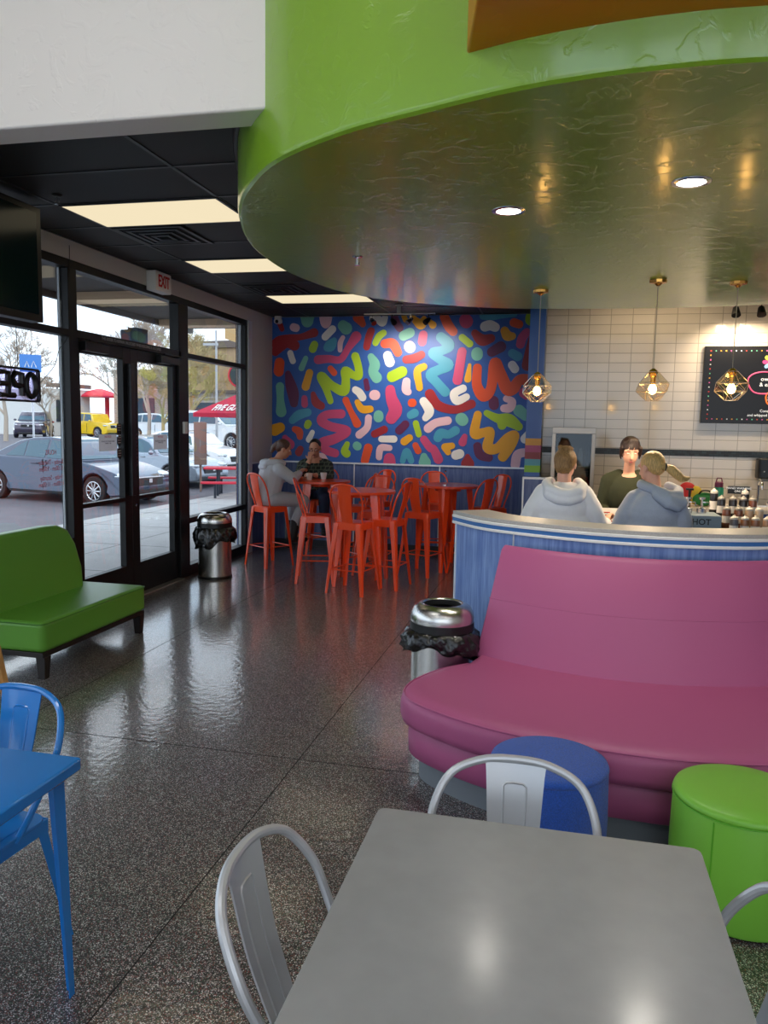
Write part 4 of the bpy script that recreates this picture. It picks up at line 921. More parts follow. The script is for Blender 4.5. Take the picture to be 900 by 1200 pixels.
for z in (1.058,1.358,.758):
    for i in range(5):
        c=rnd.choice([(210,212,216),(190,60,60),(220,216,208),(60,90,120)])
        o=MB(); o.lathe([(.028,0),(.028,.13),(.012,.17),(.012,.19)],(-.04+i*.075,8.47,z),12)
        ob=o.build('drink_bottle',mat('bottle_%d'%c[0],c,.25)); tag(ob,'small drink bottle standing inside the glass door fridge','bottle','bottles in the fridge')
# menu board
r=thing('menu_board','large black illuminated menu board with colourful dotted border','menu board',(2.4,8.95,2.25))
b=MB(); b.box(1.437,3.50,8.955,8.9995,1.84,2.655); b.build('panel',mat('menu_black',(9,6,7),.35),r,world=True,bevel=.004)
cols=[(230,70,60),(240,170,60),(240,240,235),(110,200,160),(210,90,150)]
b=MB(); k=0
ms=[mat('dot_%d'%i,c,.6,emit=c,estr=.1) for i,c in enumerate(cols)]
def dot(x,z,i): b.m=i%5; b.box(x-.006,x+.006,8.951,8.955,z-.006,z+.006)
for i in range(40): dot(1.50+i*.05,2.605,(i*7)%5+ (i%3)); dot(1.50+i*.05,1.885,(i*3)%5+(i%2))
for i in range(14): dot(1.50,1.935+i*.048,(i*2)%5)
b.build('dotted_border',ms,r,world=True)
b=MB(); PC=[(150,190,230),(230,80,140),(240,110,50),(200,220,70),(220,60,120),(130,170,220),(230,70,90),(170,210,60)]
ctr=(2.10,2.488)
for i in range(8):
    a=2*PI*i/8; b.m=i; c=Vector((ctr[0]+.052*math.cos(a),8.950,ctr[1]+.052*math.sin(a)))
    vs=[]; 
    for j in range(14):
        t=2*PI*j/14; u=.034*math.cos(t); w=.019*math.sin(t)*(1+.4*math.cos(t)); vs.append((c.x+u*math.cos(a)-w*math.sin(a),c.y,c.z+u*math.sin(a)+w*math.cos(a)))
    b.add(vs+[(x,8.954,z) for x,y,z in vs],[tuple(range(14)),tuple(range(27,13,-1))]+[(j,(j+1)%14,14+(j+1)%14,14+j) for j in range(14)])
b.build('flower_logo',[mat('petal_%d'%i,c,.6,emit=c,estr=.45) for i,c in enumerate(PC)],r,world=True)
text('fro',.185,(2.175,8.952,2.482),FYN,mat('logo_lime',(190,220,60),.6,emit=(190,220,60),estr=.5),r,'logo_lettering',.001,'LEFT',bold=.003)
text('yo',.185,(2.395,8.952,2.482),FYN,mat('logo_teal',(120,200,190),.6,emit=(120,200,190),estr=.5),r,'logo_lettering',.001,'LEFT',bold=.003)
def blob(cx,cz,rx,rz,c,nm,ph=0):
    b=MB(); pts=[(cx+rx*(1+.07*math.sin(3*t+ph))*math.cos(t),8.951,cz+rz*(1+.08*math.cos(2*t+ph))*math.sin(t)) for t in [2*PI*i/36 for i in range(36)]]
    b.tube(pts,.008,5,closed=True); b.build('price_bubble',mat(nm,c,.6,emit=c,estr=.4),r,world=True)
blob(2.04,2.27,.155,.125,(226,84,130),'bubble_pink'); blob(2.16,2.105,.095,.080,(240,120,50),'bubble_orange',1); blob(2.43,2.09,.11,.095,(170,220,60),'bubble_green',2)
wt=mat('menu_white_text',(240,240,240),.6,emit=(240,240,240),estr=.5)
text('own\n& eat',.058,(2.06,8.952,2.28),FYN,wt,r,'lettering',.0005)
text('57¢/oz',.056,(2.16,8.952,2.105),FYN,wt,r,'lettering',.0005,bold=.001)
text('$5',.075,(2.43,8.952,2.09),FYN,wt,r,'lettering',.0005,bold=.001)
text('Cones, sweetened condensed milk',.038,(2.02,8.952,1.975),FYN,wt,r,'lettering',.0005,'LEFT')
text('and whipped cream available upon request',.038,(1.90,8.952,1.93),FYN,wt,r,'lettering',.0005,'LEFT')
# wall spots above the menu board
for i,(x,l) in enumerate(((1.66,'left small black wall spot hanging above the menu board'),(1.90,'right small black wall spot hanging above the menu board'),(2.5,'small black wall spot beyond the right edge of frame'))):
    q=thing('wall_spot',l,'spotlight',(x,8.65,3.25),0,'spots over the menu board')
    f=MB(); f.tube([(0,0,0),(0,0,-.24)],.006,6); f.build('stem',M_blackp,q)
    f=MB(); f.M=Matrix.Translation((0,0,-.27))@Euler((R(-28),0,0)).to_matrix().to_4x4(); f.lathe([(.045,-.06),(.045,-.05),(.03,.03),(.01,.05)],(0,0,0),14); f.build('spot_head',M_black,q,smooth=True)
    la=bpy.data.lights.new('wall_spot_lamp','SPOT'); la.energy=24; la.spot_size=R(120); la.spot_blend=.7; la.shadow_soft_size=.04; la.color=(1,.80,.56)
    o=bpy.data.objects.new('wall_spot_lamp',la); COL.objects.link(o); o.location=(x,8.62,2.90); o.rotation_euler=(R(38),0,0)
# towel dispenser, handwash sign, tap
r=thing('towel_dispenser','black paper towel dispenser on the tiles at the right edge','dispenser',(2.12,8.93,1.25))
b=MB(); b.prism(rrect(2.02,2.28,8.82,8.992,.03,4),1.265,1.475); b.build('housing',M_blackp,r,world=True,bevel=.012,smooth=True)
b=MB(); b.box(2.05,2.25,8.84,8.99,1.235,1.268); b.build('towel_slot',mat('grey_plastic',(120,118,114),.4),r,world=True)
b=MB(); b.box(2.13,2.155,8.817,8.822,1.35,1.39); b.box(2.07,2.085,8.817,8.822,1.335,1.345); b.build('badge',M_whitep,r,world=True)
r=thing('sink_sign','small black sign with white lettering above the sink','sign',(1.87,8.99,1.13))
b=MB(); b.box(1.765,1.985,8.985,8.993,1.085,1.165); b.build('plate',M_blackp,r,world=True)
text('HAND WASHING\nONLY',.032,(1.875,8.984,1.128),FYN,wt,r,'lettering',.0005)
r=thing('sink_tap','chrome gooseneck tap with two wrist blade handles','tap',(2.03,8.8,.972))
b=MB(); b.box(1.88,2.18,8.78,8.84,.972,.985); b.build('base_plate',M_chrome,r,world=True)
b=MB(); b.tube(catmull([(2.03,8.81,.98),(2.03,8.81,1.14),(2.03,8.80,1.22),(2.03,8.74,1.26),(2.03,8.67,1.22),(2.03,8.66,1.16)],5),.012,8); b.build('spout',M_chrome,r,world=True,smooth=True)
for s in (-1,1):
    b=MB(); b.tube([(2.03+s*.10,8.81,.98),(2.03+s*.10,8.81,1.02)],.014,8); b.tube(catmull([(2.03+s*.10,8.81,1.02),(2.03+s*.15,8.78,1.035),(2.03+s*.21,8.73,1.075)],4),[.012]*9,6,flat=.5); b.build('blade_handle',M_chrome,r,world=True)
# bag and flask on the back counter
r=thing('lunch_bag','bright red, yellow and green soft bag on the back counter','bag',(1.36,8.6,.972))
for nm,c,(x,z,rx,rz),y in (('red_pouch',(196,36,40),(1.30,1.10,.10,.115),8.66),('yellow_pouch',(206,178,50),(1.385,1.08,.07,.10),8.64),('body',(34,120,60),(1.46,1.045,.115,.072),8.58)):
    b=MB(); b.ell((x,y,z),(rx,.07,rz),18,12); b.build(nm,mat('bag_'+nm,c,.7,bump=.4,bscale=30),r,world=True,smooth=True)
b=MB(); b.tube(catmull([(1.40,8.56,1.09),(1.43,8.54,1.135),(1.50,8.54,1.135),(1.53,8.56,1.09)],4),.009,6); b.build('strap',M_blackp,r,world=True)
r=thing('drink_flask','teal drink flask with a plum lid behind the sauce bottles','flask',(1.60,8.6,.972))
b=MB(); b.lathe([(.045,0),(.048,.01),(.048,.19),(.04,.205)],(1.60,8.6,.972),24); b.build('body',mat('teal_flask',(48,156,124),.4),r,world=True,smooth=True)
b=MB(); b.lathe([(.042,.205),(.042,.25),(.03,.262)],(1.60,8.6,.972),24); b.tube([(1.57,8.6,1.23),(1.58,8.6,1.27),(1.62,8.6,1.27),(1.63,8.6,1.23)],.007,6); b.build('lid',mat('plum_lid',(120,40,76),.4),r,world=True,smooth=True)
# serving station with order cards
r=thing('service_station','service counter between the customers and the worker','counter',(.5,6.45,0))
b=MB(); b.box(-.15,.86,6.28,6.62,0,.94); b.build('body',M_lam,r,world=True)
b=MB(); b.box(-.17,.87,6.26,6.64,.94,.97); b.build('worktop',M_greytop,r,world=True)
r=thing('order_card','folded white card with small red print between the customers','card',(.36,6.42,.97))
b=MB(); b.add([(.28,6.36,.97),(.46,6.36,.97),(.46,6.42,1.125),(.28,6.42,1.125),(.28,6.48,.97),(.46,6.48,.97)],[(0,1,2,3),(3,2,5,4),(0,3,4),(1,5,2),(0,4,5,1)]); b.build('card',M_paper,r,world=True)
b=MB()
for i,(a,c) in enumerate(((0,.06),(.05,.1),(.02,.08),(.03,.11))):
    z=1.09-i*.022; y=6.358+(z-.97)*.387; b.box(.30+a,.33+c,y-.001,y,z-.004,z+.004)
b.build('print',M_redt,r,world=True)
# sauce rack
r=thing('topping_counter','grey topping counter with stepped rack behind the counter wall','counter',(1.5,6.4,0))
b=MB(); b.box(.90,2.3,6.08,6.80,-.065,.86); b.build('body',M_lam,r,world=True)
b=MB(); b.box(.88,2.32,6.06,6.82,.86,.885); b.build('worktop',M_greytop,r,world=True)
b=MB(); b.box(1.13,1.60,6.25,6.80,.885,.935); b.box(1.13,1.60,6.42,6.80,.935,.99); b.build('rack_step',M_steel,r,world=True)
MB_=lambda nm,c: mat(nm,c,.3,coat=.3)
def bottle(x,y,z,h,c,capc,label,band=True,rad=.031):
    q=thing('sauce_bottle',label,'bottle',(x,y,z),0,'sauce bottles behind the counter wall')
    f=MB(); f.lathe([(rad-.004,0),(rad,.006),(rad,h*.78),(rad-.003,h*.83)],(0,0,0),18); f.build('body',MB_('sauce_%d_%d'%(c[0],c[1]),c),q,smooth=True)
    f=MB(); f.lathe([(rad-.002,h*.82),(rad-.001,h*.84),(rad-.003,h*.89),(rad-.012,h*.93),(.011,h*.95),(.006,h)],(0,0,0),18); f.build('cap',mat('cap_%d'%capc[0],capc,.4),q,smooth=True)
    if band: f=MB(); f.lathe([(rad+.0008,h*.30),(rad+.0008,h*.58)],(0,0,0),18,False,False); f.build('paper_band',M_paper,q)
CR=(206,202,196); GR=(150,147,142)
br=(122,70,46); bl=(26,22,24); ca=(150,98,64)
fr=['first','second','third','fourth']
for i,(x,c) in enumerate(((1.27,(88,86,92)),(1.345,ca),(1.418,ca),(1.498,(176,136,104)))):
    bottle(x,6.17,.885,.185,c,CR,fr[i]+' sauce bottle from the left in the front row of the rack')
for i,(x,c) in enumerate(((1.245,br),(1.33,br),(1.405,(190,160,130)),(1.475,(196,176,150)))):
    bottle(x,6.33,.935,.19,c,CR if i>1 else GR,fr[i]+' sauce bottle from the left in the middle row of the rack',i<2)
for i,(x,c) in enumerate(((1.235,bl),(1.32,bl),(1.395,bl),(1.463,br))):
    bottle(x,6.50,.99,.20,c,GR,fr[i]+' bottle from the left in the third row of the rack')
bottle(1.20,6.62,.99,.245,bl,CR,'tallest black sauce bottle at the back left of the rack'); bottle(1.44,6.66,.99,.245,bl,CR,'tall black bottle with pale cap at the back right of the rack')
r=thing('hot_topping_well','grey hot topping box lettered HOT beside the sauce bottles','food warmer',(1.0,6.3,.885))
b=MB(); b.box(.905,1.17,6.10,6.40,.885,1.062); b.build('housing',mat('warmer_grey',(128,146,158),.4,.2),r,world=True,bevel=.004)
text('HOT',.062,(1.03,6.098,1.012),FYN,mat('dark_print',(34,40,48),.6),r,'lettering',.0005,bold=.001)
for x in (.95,1.05):
    b=MB(); b.lathe([(.035,1.062),(.035,1.10),(.02,1.11),(.008,1.115)],(x,6.25,0),18); b.tube([(x,6.25,1.11),(x,6.25,1.17)],.009,8); b.lathe([(.026,1.17),(.026,1.185)],(x,6.25,0),14); b.tube([(x,6.25,1.15),(x+.05,6.24,1.15),(x+.055,6.24,1.12)],.006,6); b.build('pump',M_chrome,r,world=True,smooth=True)
b=MB(); b.tube([(.97,6.33,1.06),(.97,6.33,1.235)],.010,8); b.lathe([(.03,1.232),(.03,1.246)],(.97,6.33,0),14); b.build('pump_handle',M_blackp,r,world=True)
for o in list(COL.objects):
    if o.parent is None and o.name.split('.')[0] in ('sauce_bottle','topping_counter','hot_topping_well'): o.location.z+=.065
# things on tables
def cup(x,y,z,l,c):
    q=thing('paper_cup',l,'cup',(x,y,z)); f=MB(); f.lathe([(.03,0),(.032,.004),(.043,.085)],(0,0,0),20,True,False); f.build('cup',mat('cup_%d'%c[0],c,.6),q,smooth=True)
    f=MB(); f.lathe([(.041,.075),(.02,.085),(.004,.088)],(0,0,0),20); f.build('contents',mat('frozen_yogurt',(226,196,176),.5),q,smooth=True)
cup(-3.14,9.40,1.04,'pale paper cup on the table of the seated pair',(226,210,196))
cup(-3.02,9.62,1.04,'white paper cup nearer the mural on the same table',(238,236,232))
q=thing('table_stand','thin chrome menu holder on the farthest right bar table','menu holder',(-1.38,9.35,1.04)); f=MB(); f.lathe([(.035,0),(.035,.006)],(0,0,0),18); f.tube([(0,0,.006),(0,0,.16)],.003,6); f.lathe([(.008,.16),(.012,.17),(.004,.18)],(0,0,0),10); f.build('stem',M_chrome,q)

# ================================================================== PEOPLE
def HM(c,yaw,pitch=0,roll=0):
    """head frame: y = forward; yaw 0 faces +Y, counter-clockwise"""
    return Matrix.Translation(c)@Matrix.Rotation(yaw,4,'Z')@Matrix.Rotation(pitch,4,'X')@Matrix.Rotation(roll,4,'Y')
def head(b,M,s=1.0):
    o=b.M; b.M=o@M@Matrix.Scale(s,4)
    b.ell((0,-.012,.035),(.073,.090,.082),20,14); b.ell((0,.022,-.025),(.060,.066,.078),18,12); b.ell((0,.050,-.083),(.028,.026,.024),12,8); b.ell((0,.028,-.062),(.048,.048,.036),14,9)
    b.cap((0,.083,.015),(0,.104,-.024),.009,.013,8); b.ell((0,.095,-.028),(.017,.012,.010),8,6)
    b.ell((0,.076,-.056),(.022,.014,.007),8,6); b.ell((0,.074,-.067),(.018,.013,.008),8,6)
    b.cap((-.045,.068,.030),(.045,.068,.030),.012,.012,8)
    for s_ in (-1,1): b.ell((s_*.074,-.004,-.004),(.009,.020,.031),10,8); b.ell((s_*.034,.052,-.018),(.022,.020,.018),8,6)
    b.M=o
def face_parts(r,M,iris=(70,50,36),lip=(176,96,92),s=1.0,brow=(50,34,26),closed=False):
    A=M@Matrix.Scale(s,4)
    for s_ in (-1,1):
        b=MB(); b.M=A; b.ell((s_*.030,.0745,.012),(.0125,.0085,.0058 if not closed else .003),10,6); b.build('eye',mat('eye_white',(232,228,222),.3),r,world=True,smooth=True)
        b=MB(); b.M=A; b.ell((s_*.030,.0805,.011),(.0055,.0035,.0055 if not closed else .002),8,6); b.build('iris',mat('iris_dark',iris,.2),r,world=True,smooth=True)
        b=MB(); b.M=A; b.cap((s_*.016,.0815,.034),(s_*.046,.073,.036),.0035,.0025,6); b.build('eyebrow',mat('brow_%d'%brow[0],brow,.8),r,world=True,smooth=True)
    b=MB(); b.M=A; b.ell((0,.0855,-.057),(.020,.0065,.0042),10,6); b.ell((0,.0845,-.065),(.016,.0065,.0045),10,6); b.build('lips',mat('lips_%d'%lip[0],lip,.45),r,world=True,smooth=True)
def hand(b,wr,d,up,curl=.5,s=1.0,side=1,spread=.10):
    """palm, four bent fingers of different lengths and a thumb leaving the side of the palm"""
    d=Vector(d).normalized(); up=Vector(up); up=(up-d*up.dot(d)).normalized(); sd=d.cross(up)*side; w=Vector(wr)
    for k in (-.024,-.008,.008,.024): b.cap(w+sd*k*.7*s+d*.012*s,w+(sd*k+d*.082)*s,.015*s,.0125*s,8)
    for k,(L,o) in enumerate(((.070,-.027),(.080,-.009),(.075,.009),(.058,.027))):
        p=w+(sd*o+d*.085)*s; dd=(d+sd*(o*spread*20)).normalized(); ang=0; rr=.0092*s
        for seg,(f,r0) in enumerate(((.45,1),(.31,.92),(.24,.82))):
            ang+=curl*(.55 if seg==0 else .8); v=dd*math.cos(ang)-up*math.sin(ang); q=p+v*L*f*s; b.cap(p,q,rr*r0,rr*r0*.9,8); p=q
    p=w+(sd*-.022+d*.022)*s; v=(d*.55-sd*.75-up*.35*curl).normalized(); q=p+v*.040*s; b.cap(p,q,.013*s,.0105*s,8); v=(d*.9-sd*.25-up*(.3+curl*.5)).normalized(); b.cap(q,q+v*.032*s,.0105*s,.009*s,8)
def person(label,body_fn,skin=M_skin,base=(0,0,0),vox=.0075):
    r=thing('person',label,'person',base)
    b=MB(); body_fn(b); b.build('body',skin,r,world=True,remesh=vox)
    return r
def cloth(r,name,m,fn,vox=.011):
    b=MB(); fn(b); return b.build(name,m,r,world=True,remesh=vox)
def torso_ell(b,c,rx,ry,rz,yaw=0,pitch=0): b.ell((0,0,0),(rx,ry,rz),18,12,HM(c,yaw,pitch))

# --- customer in a white hoodie, seen from behind
X,Y=.02,5.85
Mw=HM((X+.005,Y+.03,1.485),-.25,-.18)
def bw(b):
    head(b,Mw,1.0); b.cap((X,Y,1.29),(X+.0,Y+.02,1.43),.055,.05); torso_ell(b,(X,Y,1.16),.15,.10,.17); torso_ell(b,(X,Y,.95),.16,.11,.18)
    for s in (-1,1):
        b.chain([((X+s*.09,Y,.90),.085),((X+s*.10,Y-.0,.48),.055),((X+s*.10,Y-.02,.08),.04)]); b.cap((X+s*.10,Y-.04,.045),(X+s*.105,Y+.13,.035),.038,.03)
    b.chain([((X-.14,Y,1.27),.05),((X-.22,Y-.01,1.10),.042),((X-.16,Y+.16,.99),.032)]); hand(b,(X-.15,Y+.18,.99),(.4,.9,-.1),(0,0,1),.5,1,-1)
    b.chain([((X+.14,Y,1.27),.05),((X+.22,Y+.01,1.12),.042),((X+.32,Y+.18,1.06),.032)]); hand(b,(X+.325,Y+.20,1.065),(.12,.8,.25),(-.6,0,.8),.7,1.05,1)
wo=person('person in a white hoodie with fair hair in a messy bun, back to the camera',bw,M_skin,(X,Y,0))
face_parts(wo,Mw)
wcl=mat('white_fleece',(232,232,236),.9,bump=.9,bscale=7)
def f(b):
    torso_ell(b,(X,Y,1.17),.195,.145,.20); torso_ell(b,(X,Y,1.02),.215,.155,.22); torso_ell(b,(X,Y-.005,.86),.205,.155,.12)
    b.cap((X-.115,Y-.0,1.285),(X+.115,Y,1.285),.075,.075)
    b.chain([((X-.14,Y,1.275),.076),((X-.205,Y-.01,1.15),.080),((X-.255,Y-.01,1.03),.078),((X-.16,Y+.15,.985),.055)])
    b.chain([((X+.14,Y,1.275),.076),((X+.205,Y-.0,1.16),.080),((X+.255,Y+.03,1.05),.074),((X+.315,Y+.15,1.045),.05)])
cloth(wo,'hoodie',wcl,f)
def f(b):  # hood lying on the shoulders
    pts=[(X-.10,Y+.05,1.355),(X-.125,Y-.03,1.345),(X-.10,Y-.10,1.315),(X-.03,Y-.13,1.285),(X+.04,Y-.13,1.28),(X+.105,Y-.10,1.30),(X+.135,Y-.03,1.33),(X+.10,Y+.05,1.355)]
    b.chain([(p,.040) for p in pts]); pts=[(p[0]*1.0,p[1]+.0,p[2]-.045) for p in pts[1:-1]]; b.chain([(p,.042) for p in pts])
cloth(wo,'hood',wcl,f,.009)
jeans=mat('dark_denim',(44,56,82),.85,bump=.2,bscale=60)
def f(b):
    torso_ell(b,(X,Y,.88),.165,.12,.13)
    for s in (-1,1): b.chain([((X+s*.085,Y,.86),.10),((X+s*.10,Y,.48),.075),((X+s*.10,Y-.01,.09),.062)])
cloth(wo,'trousers',jeans,f,.014)
hairf=mat('dark_blonde_hair',(150,112,66),.5,bump=.6,bscale=50,aniso=(6,6,1),var=.45,vscale=30)
def f(b):
    o=b.M; b.M=Mw
    b.ell((0,-.022,.035),(.083,.090,.092),20,14); b.ell((0,-.048,-.012),(.070,.055,.062),16,10); b.ell((.004,-.045,.105),(.050,.045,.032),14,9)
    for a in range(7): t=a*.9; b.ell((.040*math.cos(t),-.045+.030*math.sin(t),.113+.010*math.sin(a*2.1)),(.022,.022,.018),8,6)
    b.cap((-.055,-.06,-.02),(-.045,-.05,-.065),.014,.006,8); b.cap((.055,-.06,-.02),(.04,-.055,-.07),.014,.006,8)
    b.M=o
cloth(wo,'hair',hairf,f,.0065)
def shoes(r,pts,c=(40,40,44)):
    for p,d in pts:
        b=MB(); d=Vector(d).normalized(); p=Vector(p); b.cap(p-d*.06,p+d*.10,.045,.040); b.cap(p-d*.03+Vector((0,0,.04)),p+Vector((0,0,.04)),.042,.038); b.build('shoe',mat('shoe_%d'%c[0],c,.6),r,world=True,remesh=.008)
shoes(wo,(((X-.10,Y+.03,.045),(0,1,0)),((X+.10,Y+.03,.045),(0,1,0))),(220,220,222))

# --- customer in a grey hoodie with a blond ponytail
X2,Y2=.66,5.83
Mb=HM((X2-.03,Y2+.05,1.478),.75,-.22)
def bw(b):
    head(b,Mb,1.0); b.cap((X2-.005,Y2+.0,1.30),(X2-.02,Y2+.035,1.43),.054,.049); torso_ell(b,(X2,Y2,1.14),.15,.10,.17); torso_ell(b,(X2,Y2,.95),.16,.11,.18)
    for s in (-1,1):
        b.chain([((X2+s*.09,Y2,.90),.085),((X2+s*.10,Y2,.48),.055),((X2+s*.10,Y2-.02,.08),.04)])
    b.chain([((X2-.13,Y2+.02,1.245),.05),((X2-.20,Y2+.04,1.08),.042),((X2-.14,Y2+.22,1.0),.032)]); hand(b,(X2-.13,Y2+.24,1.0),(.4,.9,-.1),(0,0,1),.6,1,-1)
    b.chain([((X2+.13,Y2,1.245),.05),((X2+.19,Y2,1.07),.042),((X2+.12,Y2+.18,1.0),.032)]); hand(b,(X2+.11,Y2+.20,1.0),(-.3,.9,-.1),(0,0,1),.6,1,1)
bo=person('person in a heather grey hoodie with a blond ponytail, turned half away',bw,M_skin,(X2,Y2,0))
face_parts(bo,Mb)
gcl=mat('heather_grey_fleece',(166,174,190),.92,bump=.9,bscale=8,var=.08,vscale=300)
def f(b):
    torso_ell(b,(X2+.01,Y2,1.15),.195,.145,.20,.2); torso_ell(b,(X2+.01,Y2,1.0),.215,.15,.22,.2); torso_ell(b,(X2,Y2,.85),.20,.15,.12)
    b.cap((X2-.10,Y2+.02,1.265),(X2+.11,Y2-.01,1.255),.072,.072)
    b.chain([((X2-.13,Y2+.02,1.25),.073),((X2-.19,Y2+.03,1.13),.076),((X2-.225,Y2+.06,1.02),.074),((X2-.15,Y2+.19,1.0),.055)])
    b.chain([((X2+.13,Y2,1.25),.073),((X2+.185,Y2-.01,1.13),.076),((X2+.205,Y2+.0,1.02),.074),((X2+.13,Y2+.15,1.0),.055)])
cloth(bo,'hoodie',gcl,f)
def f(b):
    pts=[(X2-.085,Y2+.09,1.36),(X2-.095,Y2-.0,1.36),(X2-.02,Y2-.085,1.335),(X2+.07,Y2-.115,1.30),(X2+.15,Y2-.07,1.30),(X2+.16,Y2+.02,1.325),(X2+.10,Y2+.08,1.35)]
    b.chain([(p,.036) for p in pts]); b.chain([((X2+.0,Y2-.115,1.295),.036),((X2+.08,Y2-.14,1.245),.044),((X2+.14,Y2-.12,1.215),.034)]); b.chain([((X2+.08,Y2-.135,1.275),.04),((X2+.17,Y2-.08,1.25),.045),((X2+.15,Y2-.1,1.215),.035)])
cloth(bo,'hood',gcl,f,.009)
def f(b):
    torso_ell(b,(X2,Y2,.88),.165,.12,.13)
    for s in (-1,1): b.chain([((X2+s*.085,Y2,.86),.10),((X2+s*.10,Y2,.48),.075),((X2+s*.10,Y2-.01,.09),.062)])
cloth(bo,'trousers',jeans,f,.014)
hairb=mat('blond_hair',(206,168,104),.42,bump=.6,bscale=50,aniso=(6,6,1),var=.35,vscale=26)
def f(b):
    o=b.M; b.M=Mb
    b.ell((0,-.020,.040),(.080,.090,.084),20,14); b.ell((0,-.052,.0),(.066,.052,.062),16,10)
    b.M=o
    k=Mb@Vector((0,-.10,.0))
    b.chain([(Mb@Vector((0,-.085,.0)),.030),(k+Vector((.02,-.02,-.005)),.020),(k+Vector((.055,-.045,-.02)),.034),(k+Vector((.095,-.05,-.055)),.034),(k+Vector((.125,-.04,-.085)),.026),(k+Vector((.16,-.03,-.085)),.020),(k+Vector((.185,-.02,-.075)),.008)],10)
cloth(bo,'hair',hairb,f,.0065)
b=MB(); k=Mb@Vector((0,-.112,.0)); b.tube([k+Vector((.012+.0*math.cos(t),.026*math.cos(t)-.02,.026*math.sin(t)-.005)) for t in [2*PI*i/16 for i in range(16)]],.006,6,closed=True); b.build('hair_tie',M_blackp,bo,world=True)
shoes(bo,(((X2-.10,Y2+.03,.045),(0,1,0)),((X2+.10,Y2+.03,.045),(0,1,0))),(60,60,66))

# --- worker behind the service counter
X3,Y3=.56,6.92
Mk=HM((X3-.005,Y3-.095,1.565),PI+.10,-.30)
def bw(b):
    head(b,Mk,1.0); b.cap((X3,Y3+.015,1.35),(X3-.0,Y3-.045,1.49),.050,.044); torso_ell(b,(X3,Y3,1.22),.165,.10,.18); torso_ell(b,(X3,Y3,.97),.145,.10,.18)
    b.ell((X3,Y3-.02,1.345),(.085,.06,.045),14,9)
    for s in (-1,1): b.chain([((X3+s*.09,Y3,.90),.085),((X3+s*.10,Y3,.48),.055),((X3+s*.10,Y3+.02,.08),.04)])
    b.chain([((X3-.17,Y3,1.33),.048),((X3-.215,Y3+.0,1.08),.04),((X3-.13,Y3-.20,1.0),.03)]); hand(b,(X3-.12,Y3-.22,1.0),(.3,-.9,-.05),(0,0,1),.5,1,1)
    b.chain([((X3+.17,Y3,1.33),.048),((X3+.215,Y3-.0,1.08),.04),((X3+.11,Y3-.20,1.0),.03)]); hand(b,(X3+.10,Y3-.22,1.0),(-.3,-.9,-.05),(0,0,1),.5,1,-1)
wk=person('person with short dark hair in a dark green top working behind the counter, looking down',bw,M_skin,(X3,Y3,0))
face_parts(wk,Mk,closed=True)
green=mat('dark_green_jersey',(42,48,30),.88,bump=.5,bscale=9)
def f(b):
    torso_ell(b,(X3,Y3+.004,1.205),.188,.128,.190); torso_ell(b,(X3,Y3,.98),.162,.120,.20); b.cap((X3-.15,Y3+.005,1.322),(X3-.08,Y3+.01,1.365),.064,.052); b.cap((X3+.15,Y3+.005,1.322),(X3+.08,Y3+.01,1.365),.064,.052); b.cap((X3-.08,Y3+.035,1.365),(X3+.08,Y3+.035,1.365),.04,.04)
    for s in (-1,1): b.chain([((X3+s*.165,Y3,1.315),.066),((X3+s*.215,Y3,1.08),.052),((X3+s*.135,Y3-.17,1.005),.042)])
cloth(wk,'long_sleeved_top',green,f,.009)
def f(b):
    torso_ell(b,(X3,Y3,.88),.155,.115,.13)
    for s in (-1,1): b.chain([((X3+s*.085,Y3,.86),.095),((X3+s*.10,Y3,.48),.07),((X3+s*.10,Y3+.01,.09),.06)])
cloth(wk,'trousers',mat('black_trousers',(22,22,26),.85),f,.014)
hairk=mat('dark_brown_hair',(38,24,20),.4,bump=.5,bscale=50,aniso=(6,6,1),var=.4,vscale=30)
def f(b):
    o=b.M; b.M=Mk
    b.ell((0,-.022,.046),(.083,.094,.086),20,14); b.ell((0,-.045,-.015),(.076,.060,.065),16,10)
    for k in range(7):
        x=-.052+k*.0173; b.cap((x*.5-.012,.030,.118),(x*1.15,.080-abs(x)*.42,.046+abs(x)*.05-(k%3)*.005),.016,.006,8)
    for s in (-1,1): b.chain([((s*.076,.02,.04),.020),((s*.080,.015,-.02),.013),((s*.074,.022,-.055),.006)],8)
    b.M=o
cloth(wk,'hair',hairk,f,.0065)
shoes(wk,(((X3-.10,Y3-.05,.045),(0,-1,0)),((X3+.10,Y3-.05,.045),(0,-1,0))),(24,24,26))

# --- seated person in pale grey hoodie (window side of the bar table)
X4,Y4=-3.50,8.93; hx,hy=math.sin(R(40)),math.cos(R(40)); 
def P4(f_,s_,z): return (X4+hx*f_+hy*s_, Y4+hy*f_-hx*s_, z)     # forward, to the right, height
Mg=HM(P4(.17,.05,1.435),-R(72),-.38)
def bw(b):
    head(b,Mg,1.0); b.cap(P4(.08,.02,1.26),P4(.14,.04,1.38),.054,.048)
    b.cap(P4(-.02,0,.86),P4(.06,.02,1.20),.13,.14)
    for s in (-1,1):
        b.chain([(P4(0,s*.09,.83),.085),(P4(.42,s*.11,.80),.058),(P4(.30 if s>0 else .36,s*.11,.42),.045)]); b.cap(P4(.30 if s>0 else .34,s*.11,.36),P4(.45,s*.12,.335),.036,.028)
    b.chain([(P4(.07,.17,1.20),.047),(P4(.20,.22,1.08),.04),(P4(.40,.06,1.14),.03)]); hand(b,P4(.41,.05,1.15),(hx*.6-hy*.3,hy*.6+hx*.3,.3),(0,0,1),.8,1,1)
    b.chain([(P4(.07,-.14,1.20),.047),(P4(.22,-.20,1.06),.04),(P4(.42,-.10,1.075),.03)]); hand(b,P4(.44,-.09,1.075),(hx,hy,0),(0,0,1),.5,1,-1)
